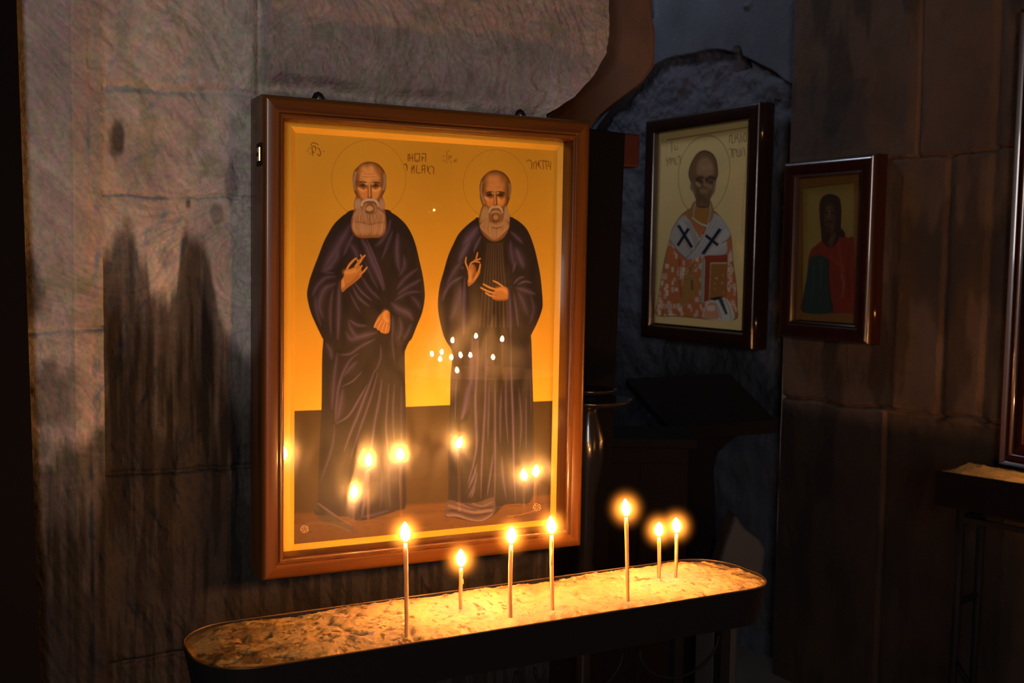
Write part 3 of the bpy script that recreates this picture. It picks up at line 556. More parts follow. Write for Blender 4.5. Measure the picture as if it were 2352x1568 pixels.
    for i in range(13):
        cv.line([(385+i*6, 780), (345+i*9, 900), (320+i*12, 1050)], (.48, .36, .18), 1.8, .6, True, mb, .6); cv.line([(745+i*4, 780), (740+i*6, 900), (710+i*9, 1040)], (.48, .34, .2), 1.8, .6, True, mb, .6)
    cv.poly([(520, 930), (560, 905), (620, 910), (645, 960), (635, 1030), (580, 1060), (530, 1040)], (.17, .07, .02), .9, 3); cv.poly([(585, 920), (545, 950), (550, 990), (590, 1010), (625, 985), (625, 945)], (.50, .30, .14), 1, 4)
    cv.line([(510, 880), (560, 865), (620, 860), (670, 885)], (.5, .36, .18), 4, .9, True); cv.line([(500, 1080), (560, 1120), (640, 1110), (720, 1060)], (.46, .32, .15), 4, .7, True); cv.line([(520, 1135), (600, 1155), (680, 1130)], (.14, .06, .015), 2, .7, True)
    cv.line([(470, 880), (490, 820), (540, 785), (580, 790), (630, 785), (680, 825), (700, 880)], (.52, .40, .28), 5.5, 1, False, None, .25); cv.line([(480, 860), (500, 820), (545, 785)], (.72, .56, .38), 1.6, .8, True); cv.line([(600, 785), (650, 790), (690, 840)], (.72, .56, .38), 1.6, .8, True)
    cv.line([(490, 880), (530, 845), (580, 832), (640, 845), (680, 885)], (.1, .04, .015), 1.4, .8, True)
    # ------------------------------------------------ lettering
    cv.zoom(680, 300, 7.127)
    def strokes(L, w0, a=.85):
        for p in L: cv.line(p, INK, w0, a, False, None, .2)
    strokes([[(245, 240), (270, 208), (310, 205), (370, 235)]], 2.0)
    strokes([[(262, 262), (270, 340), (272, 410)], [(270, 265), (315, 262), (325, 330)], [(350, 280), (385, 310), (405, 370), (385, 415), (350, 385)], [(285, 345), (300, 370)]], 2.2)
    for x, y in ((222, 290), (195, 335), (228, 380), (458, 345)): cv.poly([(x-10, y-6), (x, y-12), (x+10, y), (x, y+12)], INK, .8)
    strokes([[(1835, 395), (1835, 500)], [(1835, 400), (1862, 390)], [(1862, 400), (1862, 500)], [(1905, 385), (1910, 505)], [(1905, 445), (1870, 450)], [(1945, 380), (1950, 500), (2000, 500), (1975, 480)], [(1950, 385), (2025, 380)], [(2025, 380), (2018, 505)], [(2060, 382), (2120, 380)], [(2065, 430), (2060, 505)], [(2065, 430), (2090, 460)], [(2125, 380), (2122, 508)]], 2.2)
    strokes([[(1765, 560), (1800, 550), (1818, 600), (1815, 655)], [(1800, 550), (1815, 590)], [(1895, 590), (1890, 700)], [(1930, 570), (1905, 640)], [(1935, 580), (1932, 700)], [(1978, 570), (1975, 690), (2035, 690)], [(2065, 575), (2062, 690)], [(2065, 580), (2110, 570)], [(2110, 570), (2108, 700)], [(2070, 640), (2105, 630)], [(2150, 575), (2160, 660), (2200, 715)], [(2150, 660), (2180, 600)], [(2190, 580), (2250, 610), (2252, 715)]], 2.2)
    cv.zoom(1000, 320, 7.84)
    strokes([[(250, 208), (212, 230), (205, 320), (205, 425)], [(240, 290), (240, 370)], [(255, 350), (300, 290)], [(255, 300), (290, 330)], [(270, 390), (295, 430)], [(330, 375), (350, 410)], [(335, 410), (385, 350)], [(360, 360), (385, 410)], [(130, 320), (165, 300)], [(135, 365), (165, 400)]], 1.8, .6)
    strokes([[(1640, 400), (1690, 375), (1735, 430), (1720, 540)], [(1765, 440), (1760, 535)], [(1765, 440), (1800, 400)], [(1815, 400), (1812, 540)], [(1850, 390), (1850, 500)], [(1820, 450), (1850, 450)], [(1875, 400), (1862, 460), (1900, 530)], [(1880, 385), (1960, 390)], [(1935, 395), (1942, 540)], [(1960, 395), (2030, 395)], [(1985, 400), (2000, 545)], [(2040, 400), (2030, 480), (2060, 485)], [(2075, 405), (2070, 548)]], 2.2, .8)
    # small floral rosettes painted in the lower corners
    for cx, cy in ((700, 1214), (1233, 1164)):
        cv.zoom(0, 0, 1)
        for k in range(5):
            t = k*2*math.pi/5
            cv.line([(cx+3*math.cos(t), cy+3*math.sin(t)), (cx+9*math.cos(t+.3), cy+8*math.sin(t+.3)), (cx+8*math.cos(t+1.0), cy+8*math.sin(t+1.0))], (.55, .34, .14), 2.2, .8)
    cv.line([(1165, 1185), (1190, 1182), (1215, 1176), (1233, 1170)], (.4, .22, .08), 1.4, .7)

def paint_bishop(cv):
    """half-length bishop in a brocade robe and white stole with crosses"""
    rnd = random.Random(11); h, w = cv.h, cv.w
    yy, xx = np.mgrid[0:h, 0:w]
    cv.c[:] = (.74, .55, .26)
    n = sum(np.sin(xx*rnd.uniform(.01, .06)+yy*rnd.uniform(.004, .03)+rnd.uniform(0, 6)) for k in range(10))/6
    cv.c *= (1+.05*n)[..., None]
    A = lambda L: [(1480+x/4.9, 220+y/4.9) for x, y in L]     # head crop
    B = lambda L: [(1480+x/5.228, 500+y/5.228) for x, y in L]  # body crop
    cv.zoom(0, 0, 1)
    # engraved border line
    cv.line(A([(255, 500), (700, 430), (1160, 355)]), (.08, .045, .015), 1.7, .85, smooth=False)
    cv.line(A([(1160, 355), (1150, 700), (1105, 1300), (1100, 1560)]), (.25, .14, .05), 1.2, .7, smooth=False); cv.line(A([(255, 500), (245, 800)]), (.4, .26, .1), 1, .5)
    cv.line(A([(490, 1285), (430, 1180), (395, 1050), (383, 900), (400, 760), (450, 640), (530, 530), (620, 470), (710, 450), (800, 470), (880, 540), (935, 650), (962, 780), (955, 900), (920, 1050), (860, 1180), (775, 1280)]), (.14, .075, .02), 1.2, .9)
    # robe
    out = B([(590, -130), (480, -60), (420, 0), (340, 130), (305, 260), (250, 480), (210, 700), (165, 1000), (150, 1165), (420, 1180), (1050, 1225), (1110, 1070), (1100, 800), (1060, 500), (1040, 230), (990, 110), (900, -20), (780, -110)])
    m = cv.mask(out, 1.3); cv.fill(m, (.42, .13, .05))
    # brocade of red and white blocks
    for r in range(26):
        for q in range(22):
            x = 160+q*45+(r % 2)*22; y = 220+r*40
            if (q*7+r*3+int(3*math.sin(q*r)))% 3: continue
            ww, hh = rnd.uniform(10, 26), rnd.uniform(20, 38)
            cv.poly(B([(x-ww, y-hh), (x+ww, y-hh), (x+ww, y+hh), (x-ww, y+hh)]), rnd.choice(((.62, .42, .33), (.55, .36, .3), (.68, .52, .40))), .75, 1.5, False, m)
    for i in range(24):
        x = rnd.uniform(170, 1080); y = rnd.uniform(300, 1150)
        cv.line(B([(x, y), (x+rnd.uniform(-40, 20), y+60), (x+rnd.uniform(-40, 20), y+130)]), (.20, .05, .03), 1.8, .5, True, m)
    for p in ([(430, 500), (420, 700), (440, 900), (470, 1130)], [(540, 600), (560, 640), (640, 560)]): cv.line(B(p), (.12, .035, .02), 1.8, .8, False, m)
    cv.line(out+[out[0]], (.05, .02, .015), 1.8, .8, False)
    # blessing hand
    cv.poly(B([(500, 700), (540, 680), (600, 700), (630, 760), (630, 850), (600, 930), (520, 1000), (455, 1060), (430, 980), (470, 900), (480, 800)]), (.34, .165, .05), 1, 2)
    for p in ([(500, 760), (500, 650), (560, 560), (610, 530)], [(520, 720), (560, 650), (640, 575)], [(500, 720), (560, 690), (630, 710)], [(540, 880), (600, 800), (620, 720)], [(470, 880), (470, 780), (480, 700)]):
        cv.line(B(p), (.08, .03, .012), 4.4, .8); cv.line(B(p), (.42, .21, .07), 2.8, 1)
    cv.line(B([(570, 760), (575, 850)]), (.05, .02, .01), 3, .8, True)
    # gospel book
    cv.poly(B([(730, 450), (1000, 435), (990, 900), (780, 990), (700, 1010), (725, 700)]), (.27, .045, .025), 1, 1.3, False, m)
    cv.poly(B([(690, 505), (730, 500), (715, 1015), (675, 1010)]), (.34, .36, .27), 1, 1.3, False); cv.line(B([(708, 510), (692, 1010)]), (.08, .05, .04), 1.2, .8)
    cv.poly(B([(790, 535), (1000, 530), (985, 950), (780, 960)]), (.30, .12, .035), 1, 1.3, False, m)
    for i in range(15):
        t = i/14
        for x, y in ((800+t*185, 543), (796-t*18, 560+t*420)): cv.poly(B([(x-6, y), (x, y-7), (x+6, y), (x, y+7)]), (.55, .62, .36), 1, 1.2)
    for i in range(9):
        x, y = rnd.uniform(815, 960), rnd.uniform(600, 930); cv.poly(B([(x-5, y), (x, y-8), (x+5, y), (x, y+8)]), (.66, .5, .3), 1, 1.2)
    # covered hand with white cuff
    cv.poly(B([(720, 1100), (760, 1010), (850, 970), (960, 960), (1040, 1040), (1060, 1225), (720, 1200)]), (.50, .46, .42), 1, 1.5)
    cv.poly(B([(720, 1195), (730, 1100), (780, 1020), (840, 1020), (880, 1100), (890, 1205)]), (.52, .24, .14), 1, 1.5); cv.poly(B([(760, 1060), (840, 1055), (840, 1110), (760, 1110)]), (.62, .48, .42), .9, 1.5)
    cv.poly(B([(885, 975), (935, 965), (1000, 1150), (975, 1165)]), (.045, .05, .085), 1, 1.3, False); cv.poly(B([(790, 970), (880, 945), (950, 950), (850, 990)]), (.02, .025, .02), 1, 1.5)
    for p in ([(840, 1010), (890, 1090), (925, 1210)], [(960, 980), (1020, 1080), (1040, 1210)]): cv.line(B(p), (.12, .09, .09), 1.3, .8)
    # stole: two bands crossing on the breast
    ml = cv.poly(B([(420, 10), (500, -20), (600, 130), (660, 260), (560, 430), (500, 485), (400, 400), (310, 270), (340, 140)]), (.36, .32, .31), 1, 1.3, True, m)
    mr = cv.poly(B([(760, -60), (900, -20), (990, 90), (1035, 215), (990, 270), (975, 430), (760, 450), (500, 490), (640, 330), (740, 130)]), (.40, .37, .38), 1, 1.3, True, m)
    for i in range(9):
        cv.line(B([(350+i*22, 30+i*2), (440+i*22, 210), (560+i*12, 420)]), rnd.choice(((.14, .11, .12), (.58, .54, .54))), 1.1, .6, False, ml)
        cv.line(B([(830+i*26, -60+i*32), (690+i*30, 200+i*18), (520+i*34, 480)]), rnd.choice(((.16, .13, .15), (.62, .6, .62), (.12, .1, .1))), 1.2, .65, False, mr)
    for p in ([(310, 270), (400, 395), (500, 490)], [(740, 120), (640, 320), (500, 490)], [(1030, 215), (990, 270), (930, 300)]): cv.line(B(p), (.07, .04, .04), 1.5, .9)
    CB = (.012, .014, .03)
    cv.poly(B([(390, 90), (430, 90), (590, 350), (555, 365)]), CB, 1, 1.3, False); cv.poly(B([(515, 120), (550, 135), (415, 345), (385, 325)]), CB, 1, 1.3, False)
    cv.poly(B([(890, 125), (930, 140), (720, 440), (680, 430)]), CB, 1, 1.3, False); cv.poly(B([(745, 195), (895, 315), (875, 345), (725, 225)]), CB, 1, 1.3, False)
    # collar and neck
    cv.poly(A([(575, 1180), (735, 1170), (780, 1330), (720, 1440), (620, 1460), (540, 1400), (480, 1370), (520, 1260)]), (.30, .145, .05), 1, 1.5)
    cv.poly(A([(580, 1290), (715, 1290), (705, 1440), (600, 1420)]), (.34, .145, .03), 1, 2)
    for i in range(11):
        t = i/10; x = 545+t*155; y = 1375+85*math.sin(t*1.5); cv.poly(A([(x-9, y), (x, y-10), (x+9, y), (x, y+10)]), (.55, .55, .36), 1, 1.2)
    cv.line(A([(575, 1210), (560, 1290), (550, 1370)]), (.5, .46, .36), 1.5, .8); cv.line(A([(730, 1200), (745, 1290), (715, 1440)]), (.4, .34, .26), 2.5, .7, True)
    # head
    sk = A([(680, 615), (600, 645), (540, 730), (505, 820), (498, 900), (520, 970), (520, 1040), (560, 1110), (580, 1170), (600, 1250), (720, 1250), (740, 1160), (790, 1080), (808, 950), (828, 880), (815, 740), (765, 650)])
    m = cv.poly(sk, (.17, .09, .045), 1, 1.4); cv.line(sk+[sk[0]], (.03, .018, .014), 2.5, .9, True, m)
    cv.poly(A([(680, 690), (610, 740), (590, 860), (640, 910), (760, 900), (780, 820), (740, 720)]), (.33, .18, .10), .9, 9, clip=m)
    cv.line(A([(650, 810), (740, 800)]), (.42, .24, .13), 5, .6, True, m)
    for p in ([(590, 940), (640, 915), (690, 950), (740, 915), (800, 935)], [(600, 950), (650, 970)], [(690, 980), (760, 975)]): cv.line(A(p), (.05, .02, .018), 3.5, .85, True, m)
    cv.line(A([(590, 985), (620, 1010)]), (.45, .33, .14), 3, .8, True, m); cv.line(A([(670, 940), (680, 1000)]), (.42, .22, .12), 2.5, .8, True, m); cv.line(A([(700, 1000), (750, 1030)]), (.36, .2, .1), 5, .7, True, m)
    cv.line(A([(640, 1070), (700, 1080)]), (.34, .2, .11), 5, .6, True, m); cv.line(A([(600, 1060), (620, 1180)]), (.09, .045, .025), 4, .7, True, m); cv.line(A([(640, 1130), (690, 1190)]), (.08, .04, .02), 5, .6, True, m); cv.line(A([(790, 970), (785, 1060), (760, 1120)]), (.36, .26, .17), 2, .7, True, m); cv.line(A([(530, 980), (540, 1050), (565, 1100)]), (.34, .26, .16), 2, .7, True, m)
    # lettering
    def st(L, w0=1.7):
        for p in L: cv.line(A(p), (.13, .05, .02), w0, .9, False, None, .2)
    st([[(310, 510), (308, 560), (310, 640)], [(345, 560), (340, 600), (370, 605), (375, 570)], [(245, 705), (262, 740), (262, 790)], [(262, 740), (290, 700), (285, 770)], [(305, 700), (305, 770)], [(310, 735), (330, 700), (335, 770)], [(350, 700), (352, 770), (372, 765)], [(372, 700), (400, 680), (405, 770)]])
    st([[(985, 450), (960, 455), (958, 530)], [(985, 440), (988, 530), (1005, 525)], [(1020, 440), (1020, 525)], [(1020, 480), (1045, 475), (1060, 510)], [(1045, 430), (1048, 470)], [(1080, 430), (1078, 520), (1060, 520)], [(1100, 450), (1100, 520)], [(1130, 420), (1118, 460), (1125, 515), (1145, 500), (1145, 430), (1130, 418)],
        [(958, 600), (985, 610), (978, 690)], [(995, 600), (1000, 690)], [(1000, 605), (1030, 610), (1028, 640)], [(1045, 610), (1045, 680), (1070, 680)], [(1075, 600), (1072, 685)], [(1095, 610), (1092, 680)], [(1110, 585), (1125, 620), (1128, 680)]])
    cv.c *= np.array((1.25, 1.22, 1.1))

def paint_robed_figure(cv):
    """dim half-length figure in a green and red cloak"""
    h, w = cv.h, cv.w
    cv.c[:] = (.44, .22, .06)
    T = lambda L: [(1770+x/3.334, 330+y/3.334) for x, y in L]
    cv.zoom(0, 0, 1)
    cv.poly(T([(248, 345), (640, 300), (635, 800), (600, 1290), (250, 1290)]), (.52, .36, .09), 1, 2, False)
    cv.line(T([(248, 345), (440, 320), (640, 300)]), (.10, .05, .02), 1.5, .8, smooth=False); cv.line(T([(248, 345), (245, 800), (240, 1200)]), (.2, .1, .03), 1.3, .7); cv.line(T([(640, 300), (636, 800), (630, 1200)]), (.25, .12, .03), 1.3, .7)
    bd = [(400, 700), (385, 745), (320, 800), (290, 870), (280, 1000), (255, 1150), (250, 1290), (600, 1295), (640, 1290), (640, 760), (590, 720), (560, 690), (540, 660), (480, 680)]
    m = cv.poly(T(bd), (.36, .055, .03), 1, 1.5)
    cv.poly(T([(320, 860), (440, 880), (445, 1000), (455, 1150), (470, 1290), (250, 1290), (255, 1150), (280, 980)]), (.05, .085, .07), 1, 2, clip=m)
    for p, c, wd in (([(440, 890), (445, 1050), (470, 1280)], (.04, .02, .015), 1.6), ([(560, 960), (500, 900), (450, 860)], (.5, .09, .05), 2.5), ([(520, 760), (540, 900), (560, 1100)], (.5, .1, .05), 2.5), ([(380, 890), (385, 1000), (380, 1100)], (.1, .14, .11), 2.2), ([(330, 930), (325, 1050), (310, 1200)], (.1, .14, .11), 2), ([(600, 800), (590, 1000), (600, 1200)], (.2, .03, .02), 3), ([(540, 1000), (560, 1080), (545, 1170)], (.42, .2, .1), 2.5), ([(350, 800), (370, 860)], (.16, .04, .02), 2.5)):
        cv.line(T(p), c, wd, .7, True, m)
    hd = [(455, 385), (400, 405), (375, 460), (375, 560), (385, 660), (395, 740), (440, 790), (490, 780), (530, 700), (540, 600), (540, 480), (520, 410)]
    mh = cv.poly(T(hd), (.075, .04, .025), 1, 1.5); cv.poly(T([(540, 650), (570, 690), (550, 720), (520, 700)]), (.07, .035, .02), 1, 1.5)
    cv.poly(T([(450, 470), (415, 520), (415, 610), (430, 670), (460, 690), (490, 640), (495, 540), (480, 480)]), (.17, .09, .045), .9, 4, clip=mh)
    cv.line(T([(430, 490), (450, 485)]), (.26, .15, .08), 3, .7, True, mh); cv.line(T([(450, 520), (450, 560)]), (.40, .2, .1), 2.4, .9, True, mh); cv.line(T([(420, 530), (440, 528)]), (.02, .01, .01), 1.6, .9, True, mh); cv.line(T([(465, 528), (485, 530)]), (.02, .01, .01), 1.6, .9, True, mh)
    cv.line(T([(430, 600), (450, 595), (470, 600)]), (.04, .02, .012), 2, .8, True, mh); cv.line(T([(430, 640), (445, 680), (440, 740)]), (.06, .03, .02), 5, .7, True, mh)
    cv.poly(T([(470, 690), (500, 690), (470, 780), (440, 760)]), (.22, .11, .055), .8, 3, clip=None)
    cv.c *= .42
# ------------------------------------------------------------------ the setting
FLOOR = -1.40
struct(MB().box(-2.8, 4.2, -3.4, 4.6, FLOOR-.1, FLOOR).build('floor', M['floor']))
struct(MB().box(-2.8, 4.2, -3.4, 4.6, 2.3, 2.4).build('ceiling', M['dark_stone']))
struct(MB().box(-2.6, 4.2, 4.4, 4.6, FLOOR, 2.3).build('wall_far', M['dark_stone']))
struct(MB().box(-2.8, -2.6, -3.4, 2.1, FLOOR, 2.3).build('wall_left', M['dark_stone']))
# wall behind the viewer with its window opening
bw = MB().box(-2.6, -2.15, -3.4, -3.2, FLOOR, 2.3).box(-1.05, 4.2, -3.4, -3.2, FLOOR, 2.3).box(-2.15, -1.05, -3.4, -3.2, FLOOR, .05).box(-2.15, -1.05, -3.4, -3.2, 1.15, 2.3)
struct(bw.build('wall_back', M['dark_stone']))
wf = struct(MB().box(-2.15, -2.11, -3.34, -3.29, .05, 1.15).box(-1.09, -1.05, -3.34, -3.29, .05, 1.15).box(-2.11, -1.09, -3.34, -3.29, .05, .09).box(-2.11, -1.09, -3.34, -3.29, 1.11, 1.15).box(-1.62, -1.58, -3.34, -3.29, .09, 1.11).build('window_1', M['black_wood']))
gp = MB().box(-2.11, -1.09, -3.32, -3.315, .09, 1.11).build('pane', M['clear'], wf)

# ---- the icon wall: pilaster on the left, plaster over ashlar, corbelled edge on the right
GY = 1.689                       # plane of the big icon's glass
WY = 1.742                       # plane of the wall
def edge_x(z):                   # right outline of the wall: a corbel swells out above the icon
    zz = np.array([-1.4, .20, .262, .295, .335, .375, .41, .5, 2.3]); xx = np.array([.935, .935, .905, .955, .992, 1.016, 1.022, 1.02, 1.03])
    return np.interp(z, zz, xx)
def wall_canvas(P, pxs, plane_fn):
    h, w_ = P.shape[:2]
    return Canvas(w_, h, plane_fn)
zs = np.concatenate([np.linspace(2.3, .62, 24)[:-1], np.linspace(.62, -.80, 710), np.linspace(-.80, FLOOR, 24)[1:]])
us = np.concatenate([np.linspace(-2.6, -.1, 30)[:-1], np.linspace(-.1, 1, 560)])     # -2.6..-.1 m, then to the edge
Z, U = np.meshgrid(zs, us, indexing='ij')
EX = edge_x(Z); XL = -.1
X = np.where(U < -.1, U, XL+(U+.1)/1.1*(EX-XL))
prof = np.interp(X, [-2.6, .118, .128, .150, .192, 2], [1.729, 1.729, 1.729, 1.732, WY, WY])
n1 = fbm(X*6, Z*6, 3, 5); n2 = fbm(X*45+8*n1, Z*28, 5, 4); n3 = fbm((X+Z*.5)*150, (Z-X*.5)*22, 7, 3)
pil = np.where(X < .15, .15, 1.0); Y = prof-pil*(.022*(n1-.5)+.010*(n2-.5))-.003*(n3-.5)
Y -= .002*np.exp(-((X-.166)/.006)**2)
def groove(d, w_, dep): return dep*np.exp(-(d/w_)**2)
wob = .012*(fbm(X*14, Z*3, 21, 3)-.5)
mask_main = X > .17
Y += np.where(mask_main & (X < .46), groove(Z-.250+wob-.02*(X-.17), .006, .006)*sstep(.35, .5, fbm(X*15, Z*4, 29, 2)+.1), 0)
Y += np.where(mask_main, groove(Z-.093+wob*1.4, .0030, .0045)*sstep(.38, .52, fbm(X*18, Z*5, 31, 2)+.12), 0)
Y += np.where((Z > .255), groove(X-.403+.3*wob, .007, .008), 0)
Y += np.where(~mask_main & (X > -.05), groove(Z+.108+wob, .0040, .006)*sstep(.3, .5, fbm(X*16, Z*4, 33, 2)+.1), 0)
for zj in (-.33, -.62): Y += np.where(mask_main, groove(Z-zj+wob, .004, .008), 0)
# the upper right block stands a little proud with a broken lower edge
prd = sstep(.262, .285, Z+.035*(fbm(X*10, Z*0, 41, 3)-.5)+.02*(X-.7))*sstep(.40, .42, X)
Y -= .016*prd*(1+.5*(fbm(X*30, Z*30, 43, 3)-.5))
Y -= .02*sstep(.0, .06, .06-(EX-X))*sstep(.27, .30, Z)*0
P = np.stack([X, Y, Z], -1)
# paint of the wall: plaster tints, green bloom, and soot with painted shade low down
base = np.array((.345, .305, .278)); col = np.ones(P.shape)*base
t1 = fbm(X*9, Z*9, 51, 4)[..., None]; col = col*(.72+.55*t1)
t2 = sstep(.52, .68, fbm(X*20, Z*14, 53, 4))[..., None]; col = col*(1-.35*t2)+np.array((.20, .155, .175))*.35*t2
t3 = sstep(.60, .74, fbm(X*30+5, Z*22, 57, 4))[..., None]; col = col*(1-.4*t3)+np.array((.16, .18, .10))*.4*t3
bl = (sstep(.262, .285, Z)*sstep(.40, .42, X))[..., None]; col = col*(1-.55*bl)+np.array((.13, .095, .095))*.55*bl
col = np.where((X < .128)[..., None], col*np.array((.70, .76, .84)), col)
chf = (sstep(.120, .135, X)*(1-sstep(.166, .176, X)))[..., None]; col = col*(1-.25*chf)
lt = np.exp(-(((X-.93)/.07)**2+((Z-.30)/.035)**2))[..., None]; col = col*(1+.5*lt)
an = fbm(X*5, Z*5, 62, 2)*2.4; ca, sa = np.cos(an), np.sin(an); scr = fbm((X*ca+Z*sa)*150, (Z*ca-X*sa)*26, 61, 3)[..., None]; col *= (.74+.52*scr)
gn = fbm(X*260, Z*260, 63, 2)[..., None]; col *= (.80+.40*gn); gn2 = fbm(X*120, Z*120, 64, 2)[..., None]; col = col*(1+.22*(gn2-.5)*np.array((1.4, -.6, 1.2)))
# soot: licked up the plaster by candles; lower down also painted shade
top = np.interp(X, [.17, .19, .215, .226, .240, .262, .275, .284, .290, .316, .326, .34, .36, .385, .95], [.01, .028, .035, .0, -.05, -.078, -.05, .028, .036, .028, -.01, -.08, -.13, -.17, -.2])+.022*(fbm(X*60, Z*0, 71, 3)-.5)
top = np.where(X < .17, -.24+.2*(fbm(X*9, Z*0, 73, 3)-.5), top)
soot_and_shade = sstep(.026, -.022, Z-top+.03*(fbm(X*90, Z*9, 75, 4)-.5)*2)*(.80+.20*sstep(-.02, -.16, Z-top))*(.80+.36*fbm(X*110, Z*8, 76, 3))
soot_and_shade = np.clip(np.maximum(soot_and_shade, .97*sstep(-.07, -.24, Z-top+.05*(fbm(X*40, Z*6, 78, 3)-.5))), 0, 1)
soot_and_shade = np.maximum(soot_and_shade, sstep(.27, .25, Z)*sstep(.40, .43, X)*.55)
def blot(cx, cz, rx, rz, s):
    d = np.sqrt(((X-cx)/rx)**2+((Z-cz)/rz)**2)+.55*(fbm(X*55, Z*18, s, 3)-.5)*2
    return sstep(1.25, .55, d)
for cx, cz, rx, rz, s, k in ((.192, .172, .012, .030, 81, .8), (.300, -.03, .017, .075, 82, .9), (.205, .0, .010, .05, 83, .7), (.357, .12, .010, .035, 84, .45), (.335, .068, .010, .014, 85, .45), (.294, .083, .005, .009, 86, .7), (.262, -.0, .012, .014, 87, .3), (.062, -.06, .03, .05, 89, .75), (.09, -.20, .035, .05, 90, .6), (.05, -.35, .06, .10, 91, .8)):
    soot_and_shade = np.maximum(soot_and_shade, k*blot(cx, cz, rx, rz, s))
deep = sstep(-.18, -.38, Z+.08*(fbm(X*12, Z*4, 97, 3)-.5)*2); brk = (.10+.25*sstep(.55, .75, fbm(X*26, Z*10, 93, 4)))*(1-.62*deep)  # lowest part darkened further, standing in for daylight cut off there
brk = np.where(deep > .5, .05+.06*fbm(X*20, Z*16, 99, 4), brk); sc = np.stack([brk*.060, brk*.040, brk*.028], -1)
col = col*(1-soot_and_shade[..., None])+sc*soot_and_shade[..., None]
grn = (sstep(.60, .70, fbm(X*40, Z*34, 95, 3))*np.exp(-(((X-.10)/.05)**2+((Z+.22)/.06)**2)))[..., None]; col = col*(1-.6*grn)+np.array((.06, .085, .04))*.6*grn
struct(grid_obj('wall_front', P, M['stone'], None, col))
# thickness of that wall at its free edge
ez = np.linspace(2.3, FLOOR, 160); yy = np.linspace(0, .30, 14); EZ, YY = np.meshgrid(ez, yy, indexing='ij'); EXX = edge_x(EZ)-.0005+.006*(fbm(YY*30, EZ*20, 13, 3)-.5)*(YY > 0)
Pe = np.stack([EXX, WY-.004+YY, EZ], -1); struct(grid_obj('trim_1', Pe, M['stone'], None, np.ones(Pe.shape)*np.array((.05, .034, .026))))

# ---- the second, deeper order of the arch behind it
def order_x(z):
    zz = np.array([-1.4, .20, .353, .40, .45, .50, .574, .6565, 2.3]); xx = np.array([1.25, 1.28, 1.377, 1.435, 1.50, 1.536, 1.537, 1.52, 1.49]); return np.interp(z, zz, xx)
zs2 = np.linspace(2.3, FLOOR, 300); us2 = np.linspace(0, 1, 90); Z, U = np.meshgrid(zs2, us2, indexing='ij'); EX = order_x(Z); X = .9+U*(EX-.9)
Y = 2.35-.05*(fbm(X*5, Z*5, 103, 4)-.5)+.02*(U > .985)
col = np.ones(Y.shape+(3,))*np.array((.085, .050, .036))*(.7+.6*fbm(X*8, Z*8, 105, 4)[..., None])
rib = (sstep(.13, .10, EX-X))[..., None]; col = col*(.62+.5*rib)
struct(grid_obj('wall_arch', np.stack([X, Y, Z], -1), M['stone'], None, col))
ez = np.linspace(2.3, FLOOR, 120); yy = np.linspace(0, .22, 8); EZ, YY = np.meshgrid(ez, yy, indexing='ij')
Pe = np.stack([order_x(EZ)-.0005, 2.37+YY, EZ], -1); struct(grid_obj('trim_2', Pe, M['stone'], None, np.ones(Pe.shape)*np.array((.04, .025, .02))))

# ---- right-hand walls: bluish plastered niche behind, brown pier in front
SX, SY = .0698, .9976            # wall direction: towards the photographer it drifts away from the icon wall
def side_wall(name, x32, y0, y1, z0, z1, nz, ny, disp, colf, top=2.3):
    ys = np.linspace(y0, y1, ny); zs = np.linspace(z1, z0, nz); Z, Yg = np.meshgrid(zs, ys, indexing='ij'); Xg = x32-.07*(Yg-3.2)
    return Z, Yg, Xg
ys = np.concatenate([np.linspace(4.4, 2.85, 330)]); zs = np.concatenate([np.linspace(2.3, 1.0, 10)[:-1], np.linspace(1.0, -.62, 380), np.linspace(-.62, FLOOR, 40)[1:]])
Z, Yg = np.meshgrid(zs, ys, indexing='ij'); Xg = 2.51-.07*(Yg-3.2)
arch_top = .815-.62*np.maximum(np.abs(Yg-3.60)-.10, 0)**1.6-.10*(Yg > 3.95)*(Yg-3.95)
arch_top = arch_top+.012*(fbm(Yg*18, Z*0, 111, 3)-.5)
below = sstep(.004, -.004, Z-arch_top)
rough = fbm(Yg*11, Z*11, 113, 5); rough2 = fbm(Yg*38, Z*30, 115, 4)
upper = sstep(.48, .60, Z)
D = -.006*(fbm(Yg*4, Z*4, 117, 4)-.5)+below*(.030-upper*(.050*(rough-.5)+.016*(rough2-.5)))+below*(1-upper)*(-.03*(rough-.5)-.008*(rough2-.5))
D += groove(Z-(.99+.30*(3.85-Yg)), .006, .02)*(Yg > 3.45)*(1-below)
tri = sstep(.02, .0, np.abs(Yg-3.31)-.5*np.maximum(.80-Z, 0))*(Z < .80)*(Z > .72); D += .03*tri
lump = sstep(.55, .68, fbm(Yg*9+3, Z*7, 119, 4))*sstep(.85, .95, Z)*(Yg < 3.3); D -= .015*lump
col = np.ones(D.shape+(3,))*np.array((.075, .078, .098))*(.75+.5*fbm(Yg*6, Z*6, 121, 4)[..., None])
pp = (below*upper*sstep(.45, .6, fbm(Yg*14, Z*12, 123, 4)))[..., None]; col = col*(1-.5*pp)+np.array((.075, .06, .085))*.5*pp
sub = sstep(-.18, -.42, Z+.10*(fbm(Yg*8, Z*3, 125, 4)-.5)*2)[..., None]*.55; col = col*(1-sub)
gr = sstep(.58, .72, fbm(Yg*24, Z*14, 127, 4))[..., None]*sstep(-.2, -.4, Z)[..., None]; col = col*(1-.4*gr)+np.array((.03, .045, .025))*.4*gr
struct(grid_obj('wall_niche', np.stack([Xg+D, Yg+D*.07, Z], -1), M['stone'], None, col))
